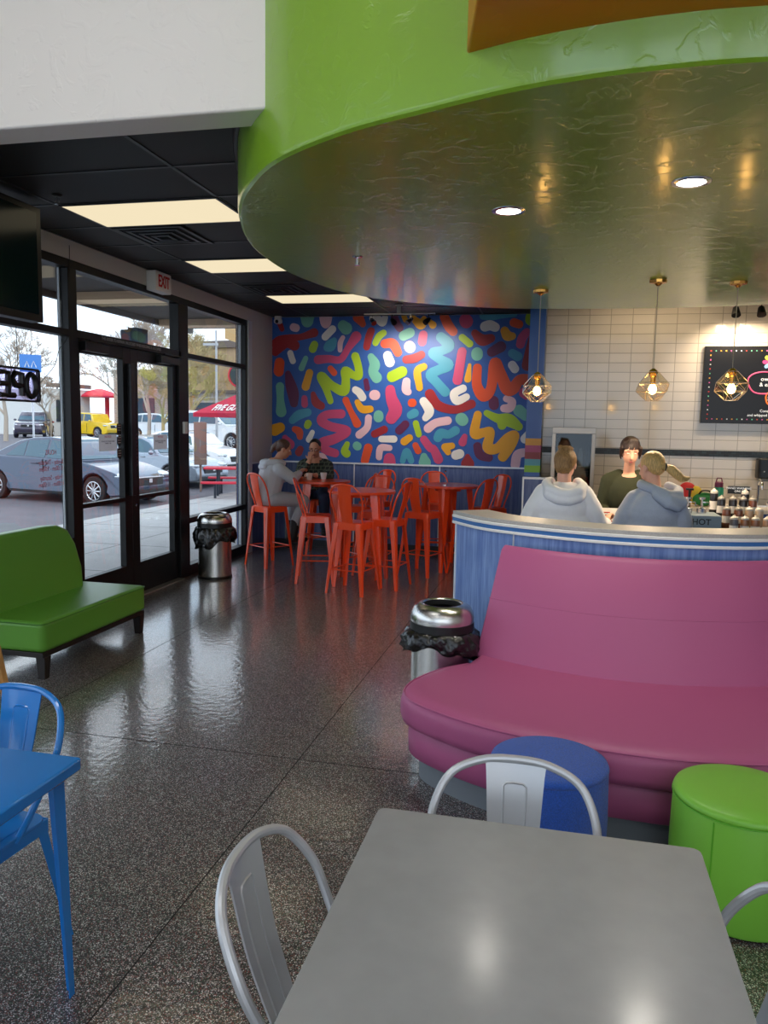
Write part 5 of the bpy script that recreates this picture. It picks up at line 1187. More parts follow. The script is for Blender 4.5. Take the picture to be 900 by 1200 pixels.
g4=person('person in a pale grey hoodie seated on a bar stool by the window',bw,M_skin2,(X4,Y4,0),.008)
face_parts(g4,Mg)
c4=mat('pale_grey_fleece',(196,198,204),.92,bump=.9,bscale=8)
def f(b):
    b.cap(P4(-.03,0,.87),P4(.04,.01,1.16),.155,.165); b.cap(P4(.05,-.12,1.20),P4(.05,.14,1.20),.085,.085)
    b.chain([(P4(.06,.16,1.19),.078),(P4(.20,.215,1.08),.07),(P4(.36,.10,1.13),.048)])
    b.chain([(P4(.06,-.14,1.19),.078),(P4(.21,-.195,1.06),.07),(P4(.38,-.115,1.07),.048)])
cloth(g4,'hoodie',c4,f)
def f(b):
    pts=[P4(.12,.12,1.27),P4(.03,.13,1.28),P4(-.06,.06,1.27),P4(-.07,-.04,1.27),P4(.02,-.12,1.28),P4(.12,-.10,1.27)]
    b.chain([(p,.042) for p in pts]); b.chain([(P4(-.09,.05,1.22),.04),(P4(-.09,-.04,1.22),.04)])
cloth(g4,'hood',c4,f,.010)
def f(b):
    torso_ell(b,P4(0,0,.84),.165,.15,.10,-R(40))
    for s in (-1,1): b.chain([(P4(0,s*.09,.83),.10),(P4(.42,s*.115,.80),.075),(P4(.30 if s>0 else .36,s*.11,.50),.062)])
cloth(g4,'trousers',mat('light_grey_denim',(176,180,188),.85,bump=.2,bscale=60),f,.012)
for s in (-1,1):
    b=MB(); q=.30 if s>0 else .36; b.chain([(P4(q,s*.11,.52),.062),(P4(q-.02,s*.11,.36),.052)]); b.cap(P4(q-.03,s*.11,.315),P4(q+.14,s*.12,.305),.045,.038); b.build('boot',mat('black_boot',(20,18,20),.6),g4,world=True,remesh=.009)
hair4=mat('auburn_hair',(84,52,36),.42,bump=.5,bscale=50,aniso=(6,6,1),var=.4,vscale=30)
def f(b):
    o=b.M; b.M=Mg
    b.ell((0,-.022,.042),(.082,.092,.082),20,14); b.ell((0,-.055,.0),(.068,.05,.06),14,9); b.chain([((0,-.09,.03),.045),((0,-.12,-.02),.038),((0,-.125,-.08),.022)],10)
    b.M=o
cloth(g4,'hair',hair4,f,.007)

# --- seated person in dark patterned shirt, facing the camera side
X5,Y5=-3.24,9.95; a5=R(195); fx,fy=-math.sin(a5),math.cos(a5)
def P5(f_,s_,z): return (X5+fx*f_+fy*s_, Y5+fy*f_-fx*s_, z)
Mm=HM(P5(.13,0,1.43),a5-.15,-.40)
def bw(b):
    head(b,Mm,1.02); b.cap(P5(.05,0,1.27),P5(.10,0,1.38),.06,.055); b.cap(P5(-.02,0,.88),P5(.03,0,1.18),.14,.15)
    for s in (-1,1):
        b.chain([(P5(0,s*.10,.83),.09),(P5(.40,s*.14,.80),.06),(P5(.34,s*.14,.42),.047)]); b.cap(P5(.34,s*.14,.36),P5(.48,s*.15,.335),.038,.03)
    b.chain([(P5(.05,.18,1.20),.052),(P5(.23,.20,1.07),.043),(P5(.24,.07,1.26),.033)]); hand(b,P5(.235,.065,1.275),(-fx*.2-fy*.1,-fy*.2+fx*.1,.9),(fx,fy,.1),1.1,1.0,1)
    b.chain([(P5(.05,-.18,1.20),.052),(P5(.24,-.20,1.08),.043),(P5(.36,-.02,1.09),.033)]); hand(b,P5(.37,0,1.10),(fx*.5+fy*.6,fy*.5-fx*.6,.15),(0,0,1),.8,1.0,-1)
m5=person('person with glasses and tied black hair in a dark patterned shirt, seated by the mural',bw,M_skin2,(X5,Y5,0),.008)
face_parts(m5,Mm,s=1.02)
shirt=brick_mat('dark_patterned_cloth',.06,.05,(44,52,46),(26,28,30),(84,92,78),.008,.5,.9,0,.1)
def f(b):
    b.cap(P5(-.02,0,.88),P5(.02,0,1.15),.165,.175); b.cap(P5(.03,-.13,1.21),P5(.03,.13,1.21),.085,.085)
    b.chain([(P5(.04,.17,1.20),.075),(P5(.22,.20,1.08),.064),(P5(.24,.10,1.21),.048)])
    b.chain([(P5(.04,-.17,1.20),.075),(P5(.23,-.20,1.08),.064),(P5(.33,-.06,1.09),.048)])
cloth(m5,'shirt',shirt,f)
def f(b):
    torso_ell(b,P5(0,0,.84),.17,.15,.10,a5)
    for s in (-1,1): b.chain([(P5(0,s*.10,.83),.10),(P5(.40,s*.14,.80),.078),(P5(.34,s*.14,.42),.06)])
cloth(m5,'trousers',jeans,f,.012)
shoes(m5,((P5(.38,.14,.34),(fx,fy,0)),(P5(.38,-.14,.34),(fx,fy,0))),(30,30,32))
def f(b):
    o=b.M; b.M=Mm
    b.ell((0,-.024,.046),(.080,.090,.080),20,14); b.ell((0,-.05,.0),(.066,.05,.06),14,9); b.ell((0,-.10,.05),(.03,.03,.03),10,7)
    b.M=o
cloth(m5,'hair',mat('black_hair',(20,16,18),.35,bump=.4,bscale=50,aniso=(6,6,1)),f,.007)
b=MB(); b.M=Mm
for s in (-1,1): b.tube([(s*.031+.021*math.cos(t),.096,.010+.016*math.sin(t)) for t in [2*PI*i/16 for i in range(16)]],.0022,5,closed=True); b.tube([(s*.052,.095,.014),(s*.076,.02,.012),(s*.078,-.01,.008)],.002,5)
b.tube([(-.010,.097,.012),(.010,.097,.012)],.002,5); b.build('glasses',M_blackp,m5,world=True)
SKY=2.3; SUNE=.8; EXPO=0.2
# ================================================================== OUTSIDE
def gz(d):                       # the street climbs gently away from the shop
    if d<21: return -.12
    if d<34: t=(d-21)/13; return -.12+.67*t*t*(3-2*t)
    return .55
M_asph=mat('asphalt',(96,92,98),.75,bump=.4,bscale=60,var=.12,vscale=2)
M_conc=mat('concrete',(168,166,164),.75,bump=.15,bscale=30,var=.08,vscale=3)
b=MB(); xs_=[-4.6-1.5*i for i in range(0,14)]+[-27-6*i for i in range(0,22)]; ys_=[-20+2.5*i for i in range(28)]+[52+8*i for i in range(14)]
vs=[];fs=[]
for x in xs_:
    for y in ys_:
        d=math.hypot(x,y); vs.append((x,y,gz(d)+(0 if d<21 else 0)))
ny=len(ys_)
for i in range(len(xs_)-1):
    for j in range(ny-1): a=i*ny+j; fs.append((a,a+ny,a+ny+1,a+1))
b.add(vs,fs); struct(b.build('ground_street',M_asph,smooth=True,angle=None))
b=MB(); b.box(-8.2,-4.18,-12,24,-.10,-.01); struct(b.build('ground_sidewalk',M_conc,bevel=.01))
b=MB()
for y in [-3+1.83*i for i in range(15)]: b.box(-8.15,-4.2,y-.008,y+.008,-.0098,-.009)
for x in (-6.1,-7.75): b.box(x-.008,x+.008,-12,24,-.0098,-.009)
struct(b.build('trim_pavement',mat('pavement_joint',(84,84,86),.9)))
# overhanging roof outside the window wall
b=MB(); b.box(-6.35,-4.27,-3,12.6,3.36,3.75); struct(b.build('roof_overhang',mat('dark_soffit',(70,62,56),.7)))
b=MB(); b.box(-6.42,-6.35,-3,12.6,3.28,3.9); struct(b.build('trim_fascia',mat('brown_fascia',(78,66,58),.6)))
for y in (6.2,8.9,11.4):
    b=MB(); b.box(-6.34,-4.27,y,y+.32,3.26,3.359); struct(b.build('roof_beam',mat('sand_beam',(214,184,150),.6)))
# --- cars
M_tyre=mat('tyre_rubber',(24,24,26),.8); M_cglass=mat('car_glass',(70,98,112),.12,0,coat=.1,spec=.4)
M_cdark=mat('car_black_trim',(18,18,20),.4); M_lamp=mat('head_lamp',(214,222,230),.1,.3,coat=.8); M_redl=mat('tail_lamp',(150,20,24),.3)
M_rim=mat('wheel_rim',(206,208,212),.25,.7)
def car(label,paint,loc,rz,kind='sedan',L=4.6,W=1.78):
    r=thing('car',label,'car',loc,rz)
    h=L/2; w=W/2
    if kind=='sedan':
        prof=[(-h+.02,.30),(-h-.0,.55),(-h+.02,.84),(-h+.16,.98),(-h+.55,1.03),(-h+.95,1.02),(h-1.32,.97),(h-.75,.86),(h-.28,.73),(h-.05,.60),(h,.42),(h-.05,.24)]
        roof=[(-h+.55,1.00),(-h+.95,1.20),(-h+1.35,1.37),(-h+1.75,1.45),(-h+2.25,1.475),(-h+2.7,1.43),(-h+3.0,1.33),(h-1.22,.95)]
        wins=[[(-h+1.05,1.03),(-h+1.45,1.31),(-h+1.62,1.37),(-h+1.62,1.03)],[(-h+1.66,1.03),(-h+1.66,1.38),(-h+2.28,1.41),(-h+2.28,1.01)],[(-h+2.36,1.01),(-h+2.36,1.41),(-h+2.68,1.375),(-h+3.0,1.26),(h-1.36,.985)]]
        ws=[(-h+2.80,1.40),(h-1.27,.985)]; rs_=[(-h+1.28,1.33),(-h+.62,1.035)]
    else:
        prof=[(-h+.04,.36),(-h,.6),(-h+.02,1.0),(-h+.10,1.12),(-h+.6,1.13),(h-1.30,1.10),(h-.60,1.04),(h-.12,.96),(h-.02,.80),(h,.5),(h-.06,.32)]
        roof=[(-h+.10,1.10),(-h+.28,1.55),(-h+.45,1.66),(-h+1.3,1.72),(-h+2.3,1.70),(-h+2.65,1.62),(h-1.22,1.09)]
        wins=[[(-h+.34,1.15),(-h+.46,1.55),(-h+1.05,1.60),(-h+1.05,1.15)],[(-h+1.12,1.15),(-h+1.12,1.61),(-h+1.86,1.62),(-h+1.86,1.14)],[(-h+1.94,1.14),(-h+1.94,1.62),(-h+2.5,1.59),(h-1.42,1.13)]]
        ws=[(-h+2.62,1.60),(h-1.28,1.13)]; rs_=[(-h+.22,1.52),(-h+.10,1.15)]
    fw,rw=(h-.80,-h+.82); wr=.325 if kind=='sedan' else .36
    low=[(h-.1,.22)]
    for cx in (fw,rw):
        low+= [(cx+(wr+.05)*math.cos(t),max(.2,wr+(wr+.05)*math.sin(t))) for t in [PI*i/10 for i in range(0,11)]]
        low+= []
    # bottom line: front -> arch -> sill -> arch -> rear
    bot=[(fw+wr+.06,.2)]+[(fw+(wr+.05)*math.cos(PI*i/10),wr+(wr+.05)*math.sin(PI*i/10)) for i in range(11)]+[(fw-wr-.06,.2),(rw+wr+.06,.2)]+[(rw+(wr+.05)*math.cos(PI*i/10),wr+(wr+.05)*math.sin(PI*i/10)) for i in range(11)]+[(rw-wr-.06,.22)]
    out=prof+bot
    def wid(x,z): 
        k=1-.16*max(0,(abs(x)-h+.7)/.7)**2
        return w*k*(1 if z<.7 else 1-.10*(z-.7)/.4)*(.965 if z<.3 else 1)
    b=MB(); n=len(out); vs=[(x,-wid(x,z),z) for x,z in out]+[(x,wid(x,z),z) for x,z in out]
    b.add(vs,[tuple(range(n)),tuple(range(2*n-1,n-1,-1))]+[(i,n+i,n+(i+1)%n,(i+1)%n) for i in range(n)])
    b.build('body',paint,r,smooth=True,bevel=.035,seg=3,angle=50)
    def cw(z): 
        zt=1.475 if kind=='sedan' else 1.72; zb=.97
        return w*(.90-.24*(z-zb)/(zt-zb)*(1 if kind=='sedan' else .7))
    b=MB(); n=len(roof); vs=[(x,-cw(z),z) for x,z in roof]+[(x,cw(z),z) for x,z in roof]
    b.add(vs,[tuple(range(n-1,-1,-1)),tuple(range(n,2*n))]+[(i,(i+1)%n,n+(i+1)%n,n+i) for i in range(n)]); b.build('cabin',paint,r,smooth=True,bevel=.03,seg=3,angle=50)
    b=MB()
    for s in (-1,1):
        for q in wins:
            m=len(q); o=[(x,s*(cw(z)+.006),z) for x,z in q]; i_=[(x,s*(cw(z)-.01),z) for x,z in q]
            b.add(o+i_,[tuple(range(m)) if s<0 else tuple(range(m-1,-1,-1)),tuple(range(m,2*m))]+[(i,(i+1)%m,m+(i+1)%m,m+i) for i in range(m)])
    b.build('side_windows',M_cglass,r)
    for nm,(p,q) in (('windscreen',ws),('rear_window',rs_)):
        b=MB(); dx,dz=q[0]-p[0],q[1]-p[1]; l=math.hypot(dx,dz); nx,nz=(-dz/l,dx/l)
        if nz<0: nx,nz=-nx,-nz
        P=[(p[0],-cw(p[1])+.09,p[1]),(p[0],cw(p[1])-.09,p[1]),(q[0],cw(q[1])-.05,q[1]),(q[0],-cw(q[1])+.05,q[1])]
        b.add([(x+nx*.022,y,z+nz*.022) for x,y,z in P]+[(x-nx*.0,y,z-nz*.0) for x,y,z in P],[(0,1,2,3),(7,6,5,4),(0,4,5,1),(1,5,6,2),(2,6,7,3),(3,7,4,0)]); b.build(nm,M_cglass,r)
    b=MB()
    for s in (-1,1):
        for x in (-h+2.32,) : b.box(x-.006,x+.006,s*w*.985-.008,s*w*.985+.012,.35,.98)
        b.box(rw+wr+.12,fw-wr-.1,s*w*.99-.02,s*w*.99+.012,.22,.27)
    b.build('door_lines',M_cdark,r)
    for s in (-1,1):
        for x in (-h+2.15,-h+3.02):
            b=MB(); b.box(x-.22,x-.05,s*(w*.965)-.01,s*(w*.965)+.022,.86,.885); b.build('door_handle',paint,r,bevel=.005)
        b=MB(); b.ell((h-1.42,s*(w+.05),1.0 if kind=='sedan' else 1.15),(.06,.10,.065),10,7); b.build('wing_mirror',paint,r,smooth=True)
        zl=.66 if kind=='sedan' else .84
        b=MB(); b.ell((h-.24,s*(w-.24),zl),(.22,.16,.075),12,8); b.build('headlight',M_lamp,r,smooth=True)
        b=MB(); b.ell((-h+.10,s*(w-.20),zl+.18),(.10,.18,.08),12,8); b.build('tail_light',M_redl,r,smooth=True)
    b=MB(); zg=.56 if kind=='sedan' else .80; b.box(h-.10,h+.012,-.42,.42,zg-.12,zg+.06); b.box(h-.1,h+.008,-.62,.62,.26,.36); b.build('grille',M_cdark,r,bevel=.01)
    b=MB(); b.box(h-.02,h+.02,-.44,.44,zg+.055,zg+.075); b.box(h,h+.022,-.05,.05,zg-.06,zg+.03); b.build('grille_bar',M_rim,r)
    b=MB(); b.box(-h-.012,-h+.01,-.16,.16,.62,.74); b.build('number_plate',M_whitep,r)
    for cx in (fw,rw):
        for s in (-1,1):
            yy=s*(w-.10)
            b=MB(); b.M=Matrix.Translation((cx,yy,wr))@Euler((PI/2*-s,0,0)).to_matrix().to_4x4()
            b.lathe([(wr*.6,-.10),(wr-.02,-.10),(wr,-.07),(wr,.07),(wr-.02,.098),(wr*.66,.10),(wr*.64,.07)],(0,0,0),32); wh=b.build('wheel',M_tyre,r,smooth=True)
            b=MB(); b.M=Matrix.Translation((cx,yy,wr))@Euler((PI/2*-s,0,0)).to_matrix().to_4x4()
            b.lathe([(wr*.60,.088),(wr*.66,.104),(wr*.62,.108),(wr*.58,.094)],(0,0,0),32,False,False)
            for k in range(10):
                a=2*PI*k/10; b.tube([(.03*math.cos(a),.03*math.sin(a),.10),(wr*.60*math.cos(a),wr*.60*math.sin(a),.098)],.017,5)
            b.lathe([(.055,.085),(.05,.112),(.01,.115)],(0,0,0),16); b.build('rim',M_rim,wh,smooth=True)
    return r
def P_(nm,rgb,met=.55): return mat('paint_'+nm,rgb,.25,met,coat=1.0,coat_rough=.04)
# heading ~ -11 deg: noses toward the shop
car('grey blue sedan parked nearest the entrance, side-on',P_('greyblue',(54,64,86)),(-11.28,16.16,-.12),R(-10.9),'sedan',4.62,1.8)
car('silver sedan parked behind the grey blue one, seen through the right door',P_('silver',(150,160,172)),(-11.95,20.7,-.12),R(-10),'sedan',4.7,1.8)
car('low white car beyond the brown cabinet outside, nose toward the shop',P_('white',(236,238,240),.0),(-13.1,25.4,-.02),R(-12),'sedan',4.5,1.8)
def at(px,d):    # bearing helper, in plan
    a=-.2253+math.atan((px-450)/911); return (d*math.sin(a),d*math.cos(a))
x,y=at(38,56); car('dark sport utility car seen nose-on across the street',P_('darkplum',(70,64,80)),(x,y,.55),R(-62),'suv',4.5,1.9)
x,y=at(108,58); car('bright yellow boxy sport utility car beyond the grey sedan',P_('yellow',(246,206,20),.0),(x,y,.55),R(-14),'suv',4.1,1.8)
x,y=at(71,68); car('dark grey car behind the yellow one',P_('slate',(92,98,104)),(x,y,.55),R(-30),'sedan',4.5,1.8)
x,y=at(255,36); car('white sport utility car across the grass strip, beside the lamp post',P_('pearl',(232,234,236),.0),(x,y,.55),R(-18),'suv',4.7,1.9)
x,y=at(196,52); car('white pickup-like car behind the tree, seen through the right door',P_('offwhite',(226,230,232),.0),(x,y,.55),R(-15),'suv',5.2,2.0)
# grass strip and kerb
b=MB(); 
gp=[at(60,33),at(330,28.5),at(330,29.9),at(60,34.6)]
def zq(p): return gz(math.hypot(*p))
b.add([(p[0],p[1],zq(p)+.14) for p in gp]+[(p[0],p[1],zq(p)-.1) for p in gp],[(0,1,2,3),(7,6,5,4),(0,4,5,1),(1,5,6,2),(2,6,7,3),(3,7,4,0)])
o=b.build('grass_strip',mat('pale_grass',(142,150,92),.95,bump=.8,bscale=40,var=.3,vscale=5)); tag(o,'pale green grass strip along the far kerb','grass',kind='stuff')
# --- street furniture
def cyl(nm,parent,m,x,y,z0,z1,r0,r1=None,n=12): f=MB(); f.lathe([(r0,z0),(r1 or r0,z1)],(x,y,0),n); return f.build(nm,m,parent,world=True,smooth=True)
r=thing('bollard','yellow bollard on the pavement edge, seen through the left door','bollard',(-8.38,13.69,-.1)); cyl('post',r,mat('safety_yellow',(232,214,80),.5),-8.38,13.69,-.1,.88,.055); cyl('cap',r,mat('safety_yellow',(232,214,80),.5),-8.38,13.69,.88,.92,.055,.02)
x,y=at(37,26); r=thing('parking_sign','blue parking sign on a thin post beyond the OPEN sign','sign',(x,y,-.12)); cyl('post',r,M_rim,x,y,-.05,3.5,.03)
b=MB(); b.M=Matrix.Translation((x+.0,y-.05,3.42))@Matrix.Rotation(R(38),4,'Z'); b.box(-.30,.30,-.01,.01,-.26,.26); b.build('sign_panel',mat('sign_blue',(70,128,200),.4),r,world=True)
b=MB(); b.M=Matrix.Translation((x+.0,y-.05,3.42))@Matrix.Rotation(R(40),4,'Z'); 
b.tube([(-.16,-.014,-.12),(-.10,-.014,.06),(-.04,-.014,-.12)],.012,5); b.tube([(.02,-.014,-.12),(.08,-.014,.08),(.16,-.014,-.12)],.012,5); b.build('sign_symbol',M_whitep,r,world=True)
x,y=at(252,29.5); r=thing('lamp_post','tall thin pale lamp post beyond the patio umbrella','lamp post',(x,y,.5)); cyl('post',r,mat('pale_metal',(176,176,178),.4,.4),x,y,.35,5.1,.05,.035); b=MB(); b.box(x-.5,x+.05,y-.06,y+.06,4.55,4.64); b.build('arm',mat('pale_metal',(176,176,178)),r,world=True)
x,y=(-9.4,19.0); r=thing('utility_cabinet','flat brown metal cabinet on the pavement outside','cabinet',(x,y,-.1)); b=MB(); b.M=Matrix.Translation((x,y,0))@Matrix.Rotation(R(24),4,'Z'); b.box(-.165,.165,-.1,.1,.62,1.75); b.build('housing',mat('brown_metal',(138,112,98),.5),r,world=True,bevel=.006)
b=MB(); b.M=Matrix.Translation((x,y,0))@Matrix.Rotation(R(24),4,'Z'); b.box(-.004,.004,-.104,-.099,1.0,1.3); b.build('handle',M_rim,r,world=True)
cyl('stand',r,mat('brown_metal',(138,112,98)),x,y,-.1,.62,.03)
# red metal picnic table with bent tube legs
M_picred=mat('red_picnic_top',(206,40,62),.45); M_pict=mat('dark_tube',(40,46,56),.4,.3)
cx,cy=-7.75,17.55
r=thing('picnic_table','red outdoor picnic table with bent tube legs, outside the far window','table',(cx,cy,-.1))
def rot(px,py,a=R(20)): return (cx+px*math.cos(a)-py*math.sin(a),cy+px*math.sin(a)+py*math.cos(a))
for nm,x0,x1,y0,y1,z in (('tabletop',-.75,.75,-.35,.35,.63),('bench_seat',-.75,.75,-.98,-.72,.33),('bench_seat',-.75,.75,.72,.98,.33)):
    f=MB(); f.prism([rot(px,py) for px,py in rrect(x0,x1,y0,y1,.08,4)],z,z+.045); f.build(nm,M_picred,r,world=True,bevel=.008)
for s in (-.42,.42):
    f=MB(); P=[(s,-.85,.33),(s,-.85,.02),(s,-.72,-.07),(s,.72,-.07),(s,.85,.02),(s,.85,.33)]
    f.tube(catmull([(*rot(p[0],p[1]),p[2]) for p in P],4),.03,7); f.tube([(*rot(s,-.2,),-.06),(*rot(s,-.2),.63)],.03,7); f.tube([(*rot(s,.2,),-.06),(*rot(s,.2),.63)],.03,7); f.build('leg',M_pict,r,world=True,smooth=True)
# umbrella over it
r=thing('patio_umbrella','red patio umbrella with white lettering on its edge, beyond the far window','umbrella',(-7.35,18.1,-.1))
ux,uy=-7.77,18.57
N=4; rim=[(ux+1.44*math.cos(2*PI*(i+.5)/N-.3037),uy+1.44*math.sin(2*PI*(i+.5)/N-.3037),1.98) for i in range(N)]; lo=[(x,y,1.88) for x,y,z in rim]
f=MB(); f.add([(ux,uy,2.62)]+rim+lo,[(0,1+i,1+(i+1)%N) for i in range(N)]+[(1+i,1+N+i,1+N+(i+1)%N,1+(i+1)%N) for i in range(N)]); f.build('canopy',mat('umbrella_red',(178,22,52),.8),r,world=True,solid=.01)
cyl('pole',r,M_rim,ux,uy,-.1,2.60,.025)
for i in range(N):
    f=MB(); f.tube([(ux,uy,2.55),(rim[i][0],rim[i][1],rim[i][2]-.03)],.010,5); f.build('rib',M_rim,r,world=True)
# lettering on the valance panels that face the shop
for i in range(N):
    a=rim[i]; c=rim[(i+1)%N]; m=Vector(((a[0]+c[0])/2,(a[1]+c[1])/2,2.15)); nrm=Vector((m.x-ux,m.y-uy,0)).normalized()
    if nrm.dot(Vector((7.3,-17,0)).normalized())>.6:
        ang=math.atan2(nrm.y,nrm.x)+PI/2
        o=text('FIVE GUYS',.38,(m.x-nrm.x*.16,m.y-nrm.y*.16,2.11),(R(33),0,ang),M_whitep,r,'lettering',.002,bold=.006,sx=.55)
# red mushroom canopy
x,y=at(124,64); r=thing('round_canopy','round red canopy on one post beyond the yellow car','canopy',(x,y,.55)); Mcr=mat('canopy_red',(214,30,50),.5)
f=MB(); f.lathe([(1.4,3.50),(1.38,3.62),(.9,3.95),(.2,4.15)],(x-.45,y-.3,0),20); f.build('canopy_top',Mcr,r,world=True,smooth=True); cyl('post',r,Mcr,x,y,.5,3.7,.17)
# --- buildings
def building(label,px0,px1,d0,d1,z1,m,parts=()):
    a=at(px0,d0); c=at(px1,d1); v=Vector((c[0]-a[0],c[1]-a[1])); nn=Vector((-v.y,v.x)).normalized()*7
    if nn.dot(Vector(a))<0: nn=-nn
    r=thing('building',label,'building',((a[0]+c[0])/2,(a[1]+c[1])/2,.8))
    f=MB(); f.prism([a,c,(c[0]+nn.x,c[1]+nn.y),(a[0]+nn.x,a[1]+nn.y)],.3,z1); f.build('wall',m,r,world=True)
    out=-nn.normalized()
    for nm,t0,t1,z0,z2,mm,dep in parts:
        p=(a[0]+v.x*t0,a[1]+v.y*t0); q=(a[0]+v.x*t1,a[1]+v.y*t1)
        f=MB(); f.prism([(p[0]+out.x*dep,p[1]+out.y*dep),(q[0]+out.x*dep,q[1]+out.y*dep),(q[0]-out.x*.1,q[1]-out.y*.1),(p[0]-out.x*.1,p[1]-out.y*.1)],z0,z2); f.build(nm,mm,r,world=True)
    return r
Mstone=brick_mat('pale_stone',.5,.2,(176,164,152),(150,138,126),(190,184,176),.02,.5,.9,0,.6); Mclad=mat('wood_cladding',(178,150,114),.7,var=.15,vscale=1.5,aniso=(8,8,.4)); Mcap=mat('roof_cap',(112,98,88),.6); Mdk=mat('far_window',(52,62,66),.15)
building('pale building with a dark window far across the street',55,104,62,64,4.0,mat('pale_render',(214,214,210),.8),(('window',.18,.42,1.6,3.2,Mdk,.05),('roof_edge',-.01,1.01,4.1,4.4,Mcap,.15)))
building('stone and wood clad building behind the trees, seen through the doors',222,420,48,42,6.1,Mstone,(('cladding',.0,1,3.6,6.1,Mclad,.08),('roof_edge',-.01,1.01,6.05,6.45,Mcap,.25),('band',.0,1,3.45,3.62,Mcap,.12),('glass_bay',.02,.18,1.0,2.9,Mdk,.05),('doorway',.42,.54,.7,3.2,mat('pale_door',(214,206,190),.7),.06)))
building('brick building behind the trees beyond the red canopy',132,212,60,57,5.2,brick_mat('rose_brick',.3,.1,(186,156,136),(166,138,122),(196,188,180),.012,.5,.9,0,.5),(('roof_edge',-.01,1.01,5.1,5.4,Mcap,.15),('window',.25,.6,1.6,3.4,Mdk,.05)))
x,y=at(270,25); r=thing('neighbour_gable','tan projecting gable of the next building along','building',(x,y,0))
f=MB(); p0=at(262,26); p1=at(306,24); f.add([(p0[0],p0[1],5.0),(p0[0],p0[1],4.45),(p1[0],p1[1],3.9),(p1[0],p1[1],5.1),(p0[0]+1.5,p0[1]+4,5.0),(p0[0]+1.5,p0[1]+4,4.45),(p1[0]+1.5,p1[1]+4,3.9),(p1[0]+1.5,p1[1]+4,5.1)],[(0,1,2,3),(7,6,5,4),(0,4,5,1),(1,5,6,2),(2,6,7,3),(3,7,4,0)]); f.build('gable',mat('tan_gable',(206,168,112),.7),r,world=True)
f=MB(); q=at(280,41.5); r2=thing('round_wall_sign','round dark sign with a red ring on the wood cladding','sign',(q[0],q[1],4.1)); f.M=Matrix.Translation((q[0],q[1],4.2))@Matrix.Rotation(R(22),4,'Z')@Matrix.Rotation(PI/2,4,'X'); f.lathe([(.55,-.03),(.55,.03)],(0,0,0),28); f.build('disc',mat('sign_dark',(40,52,48),.5),r2,world=True)
f=MB(); f.M=Matrix.Translation((q[0],q[1],4.2))@Matrix.Rotation(R(22),4,'Z')@Matrix.Rotation(PI/2,4,'X'); f.tube([(.60*math.cos(t),.60*math.sin(t),0) for t in [2*PI*i/28 for i in range(28)]],.05,6,closed=True); f.build('ring',M_picred,r2,world=True)
# --- trees
def tree(label,px,d,h,m,seed,spread=1.0,lv=5,thick=.13,name='bare_tree',group=None):
    x,y=at(px,d); z=gz(d); r=thing(name,label,'tree',(x,y,z),0,group)
    rnd=random.Random(seed); b=MB(); t_=MB()
    def br(p,dr,L,rad,k):
        mid=p+dr*L*.5+Vector((rnd.uniform(-1,1),rnd.uniform(-1,1),rnd.uniform(-.3,1)))*L*.07; e=p+dr*L
        (t_ if k==lv else b).tube([p,mid,e],[rad,rad*.82,rad*.62],4 if k<lv else 7,cap=False)
        if k==0: return
        n=rnd.choice((3,3,4)) if k>1 else 4
        for i in range(n):
            ax=Vector((rnd.uniform(-1,1),rnd.uniform(-1,1),rnd.uniform(-.6,.6))).normalized(); dd=(dr+ax*spread*.75+Vector((0,0,.18))).normalized()
            br(p+(e-p)*rnd.uniform(.55,1) if i else e,dd,L*rnd.uniform(.58,.78),max(rad*.55,.010),k-1)
    br(Vector((0,0,0)),Vector((rnd.uniform(-.05,.05),0,1)).normalized(),h*.30,thick,lv)
    t_.build('trunk',m,r,smooth=True); b.build('branches',m,r)
    return r
Mbark=mat('grey_bark',(138,124,116),.9); Mbark2=mat('pale_bark',(176,162,146),.9); Mbark3=mat('budding_twigs',(176,158,110),.9)
tree('bare tree with budding twigs seen through the right door',190,33,5.4,Mbark3,3,1.15,7,.09)
tree('broad bare tree between the doors and the wood clad building',222,43,7.2,Mbark3,5,1.15,6,.12)
tree('bare grey tree behind the red canopy',146,55,8.5,Mbark2,8,1.1,6,.16)
tree('tall bare tree above the double doors',172,48,8.6,Mbark2,13,1.1,7,.13)
tree('bare tree left of the OPEN sign, across the street',4,46,8.0,Mbark2,21,1.15,6,.13)
tree('smaller bare tree beside the pale building',56,56,5.6,Mbark2,34,1.1,6,.12)
# dark conifers on the skyline
Mcon=mat('dark_conifer',(52,62,58),.95)
for i,(px,h) in enumerate(((58,3.2),(66,3.8),(75,3.4),(84,3.9))):
    x,y=at(px,90+i*4); r=thing('conifer',['first','second','third','fourth'][i]+' dark conifer from the left on the skyline','tree',(x,y,.55),0,'dark conifers on the skyline')
    f=MB(); rnd=random.Random(i); prof=[]
    for k in range(7): t=k/7; prof+= [((1-t)*.8+.1,h*t+.9),((1-t)*.5+.05,h*t+1.2)]
    f.lathe(prof+[(.02,h+1.4)],(0,0,0),9); f.build('foliage',Mcon,r); f=MB(); f.lathe([(.15,0),(.12,1)],(0,0,0),7); f.build('trunk',Mbark,r)

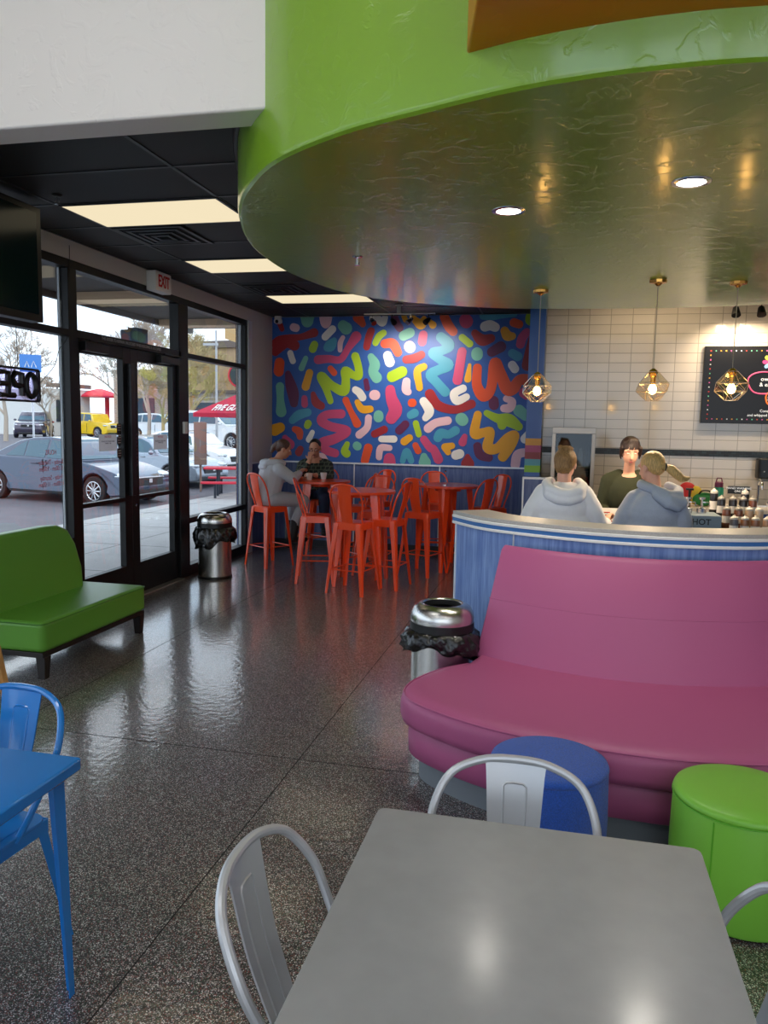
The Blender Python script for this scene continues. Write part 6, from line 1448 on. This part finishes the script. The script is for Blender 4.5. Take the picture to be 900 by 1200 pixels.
# ================================================================== WORLD, CAMERA
w=bpy.data.worlds.new('overcast_sky'); S.world=w; w.use_nodes=True; nt=w.node_tree; L=nt.links.new
bg=nt.nodes['Background']; tc=nt.nodes.new('ShaderNodeTexCoord'); mp=nt.nodes.new('ShaderNodeMapping'); mp.inputs['Scale'].default_value=(1,1,2.6)
n=nt.nodes.new('ShaderNodeTexNoise'); n.inputs['Scale'].default_value=2.6; n.inputs['Detail'].default_value=6; n.inputs['Roughness'].default_value=.55
L(tc.outputs['Generated'],mp.inputs[0]); L(mp.outputs[0],n.inputs['Vector'])
r=nt.nodes.new('ShaderNodeValToRGB'); r.color_ramp.elements[0].position=.36; r.color_ramp.elements[0].color=(*lin((186,212,240)),1); r.color_ramp.elements[1].position=.62; r.color_ramp.elements[1].color=(*lin((240,246,254)),1)
L(n.outputs[0],r.inputs[0]); L(r.outputs[0],bg.inputs[0]); bg.inputs[1].default_value=SKY
su=bpy.data.lights.new('sun','SUN'); su.energy=SUNE; su.angle=R(25); su.color=(1,.97,.92); o=bpy.data.objects.new('sun',su); COL.objects.link(o); o.rotation_euler=(R(38),R(18),0)

cam=bpy.data.cameras.new('camera'); co=bpy.data.objects.new('camera',cam); COL.objects.link(co); S.camera=co
cam.sensor_fit='VERTICAL'; cam.sensor_height=36; cam.sensor_width=27; cam.lens=905/1200*36; cam.clip_start=.05; cam.clip_end=400
yaw,pit,rol=.225253,.1115255,.018347
f_=Vector((-math.sin(yaw)*math.cos(pit),math.cos(yaw)*math.cos(pit),-math.sin(pit))); r_=Vector((math.cos(yaw),math.sin(yaw),0)); u_=r_.cross(f_)
r2=r_*math.cos(rol)+u_*math.sin(rol); u2=r2.cross(f_)
co.matrix_world=Matrix(((r2.x,u2.x,-f_.x,0),(r2.y,u2.y,-f_.y,0),(r2.z,u2.z,-f_.z,1.75),(0,0,0,1)))
S.view_settings.view_transform='Standard'; S.view_settings.look='None'; S.view_settings.gamma=1; S.view_settings.exposure=EXPO; S.view_settings.use_curve_mapping=False
try:
    S.cycles.use_denoising=True; S.cycles.denoiser='OPENIMAGEDENOISE'
    S.cycles.sample_clamp_indirect=4; S.cycles.max_bounces=9; S.cycles.diffuse_bounces=4; S.cycles.transparent_max_bounces=16; S.cycles.caustics_reflective=False; S.cycles.caustics_refractive=False
except Exception: pass
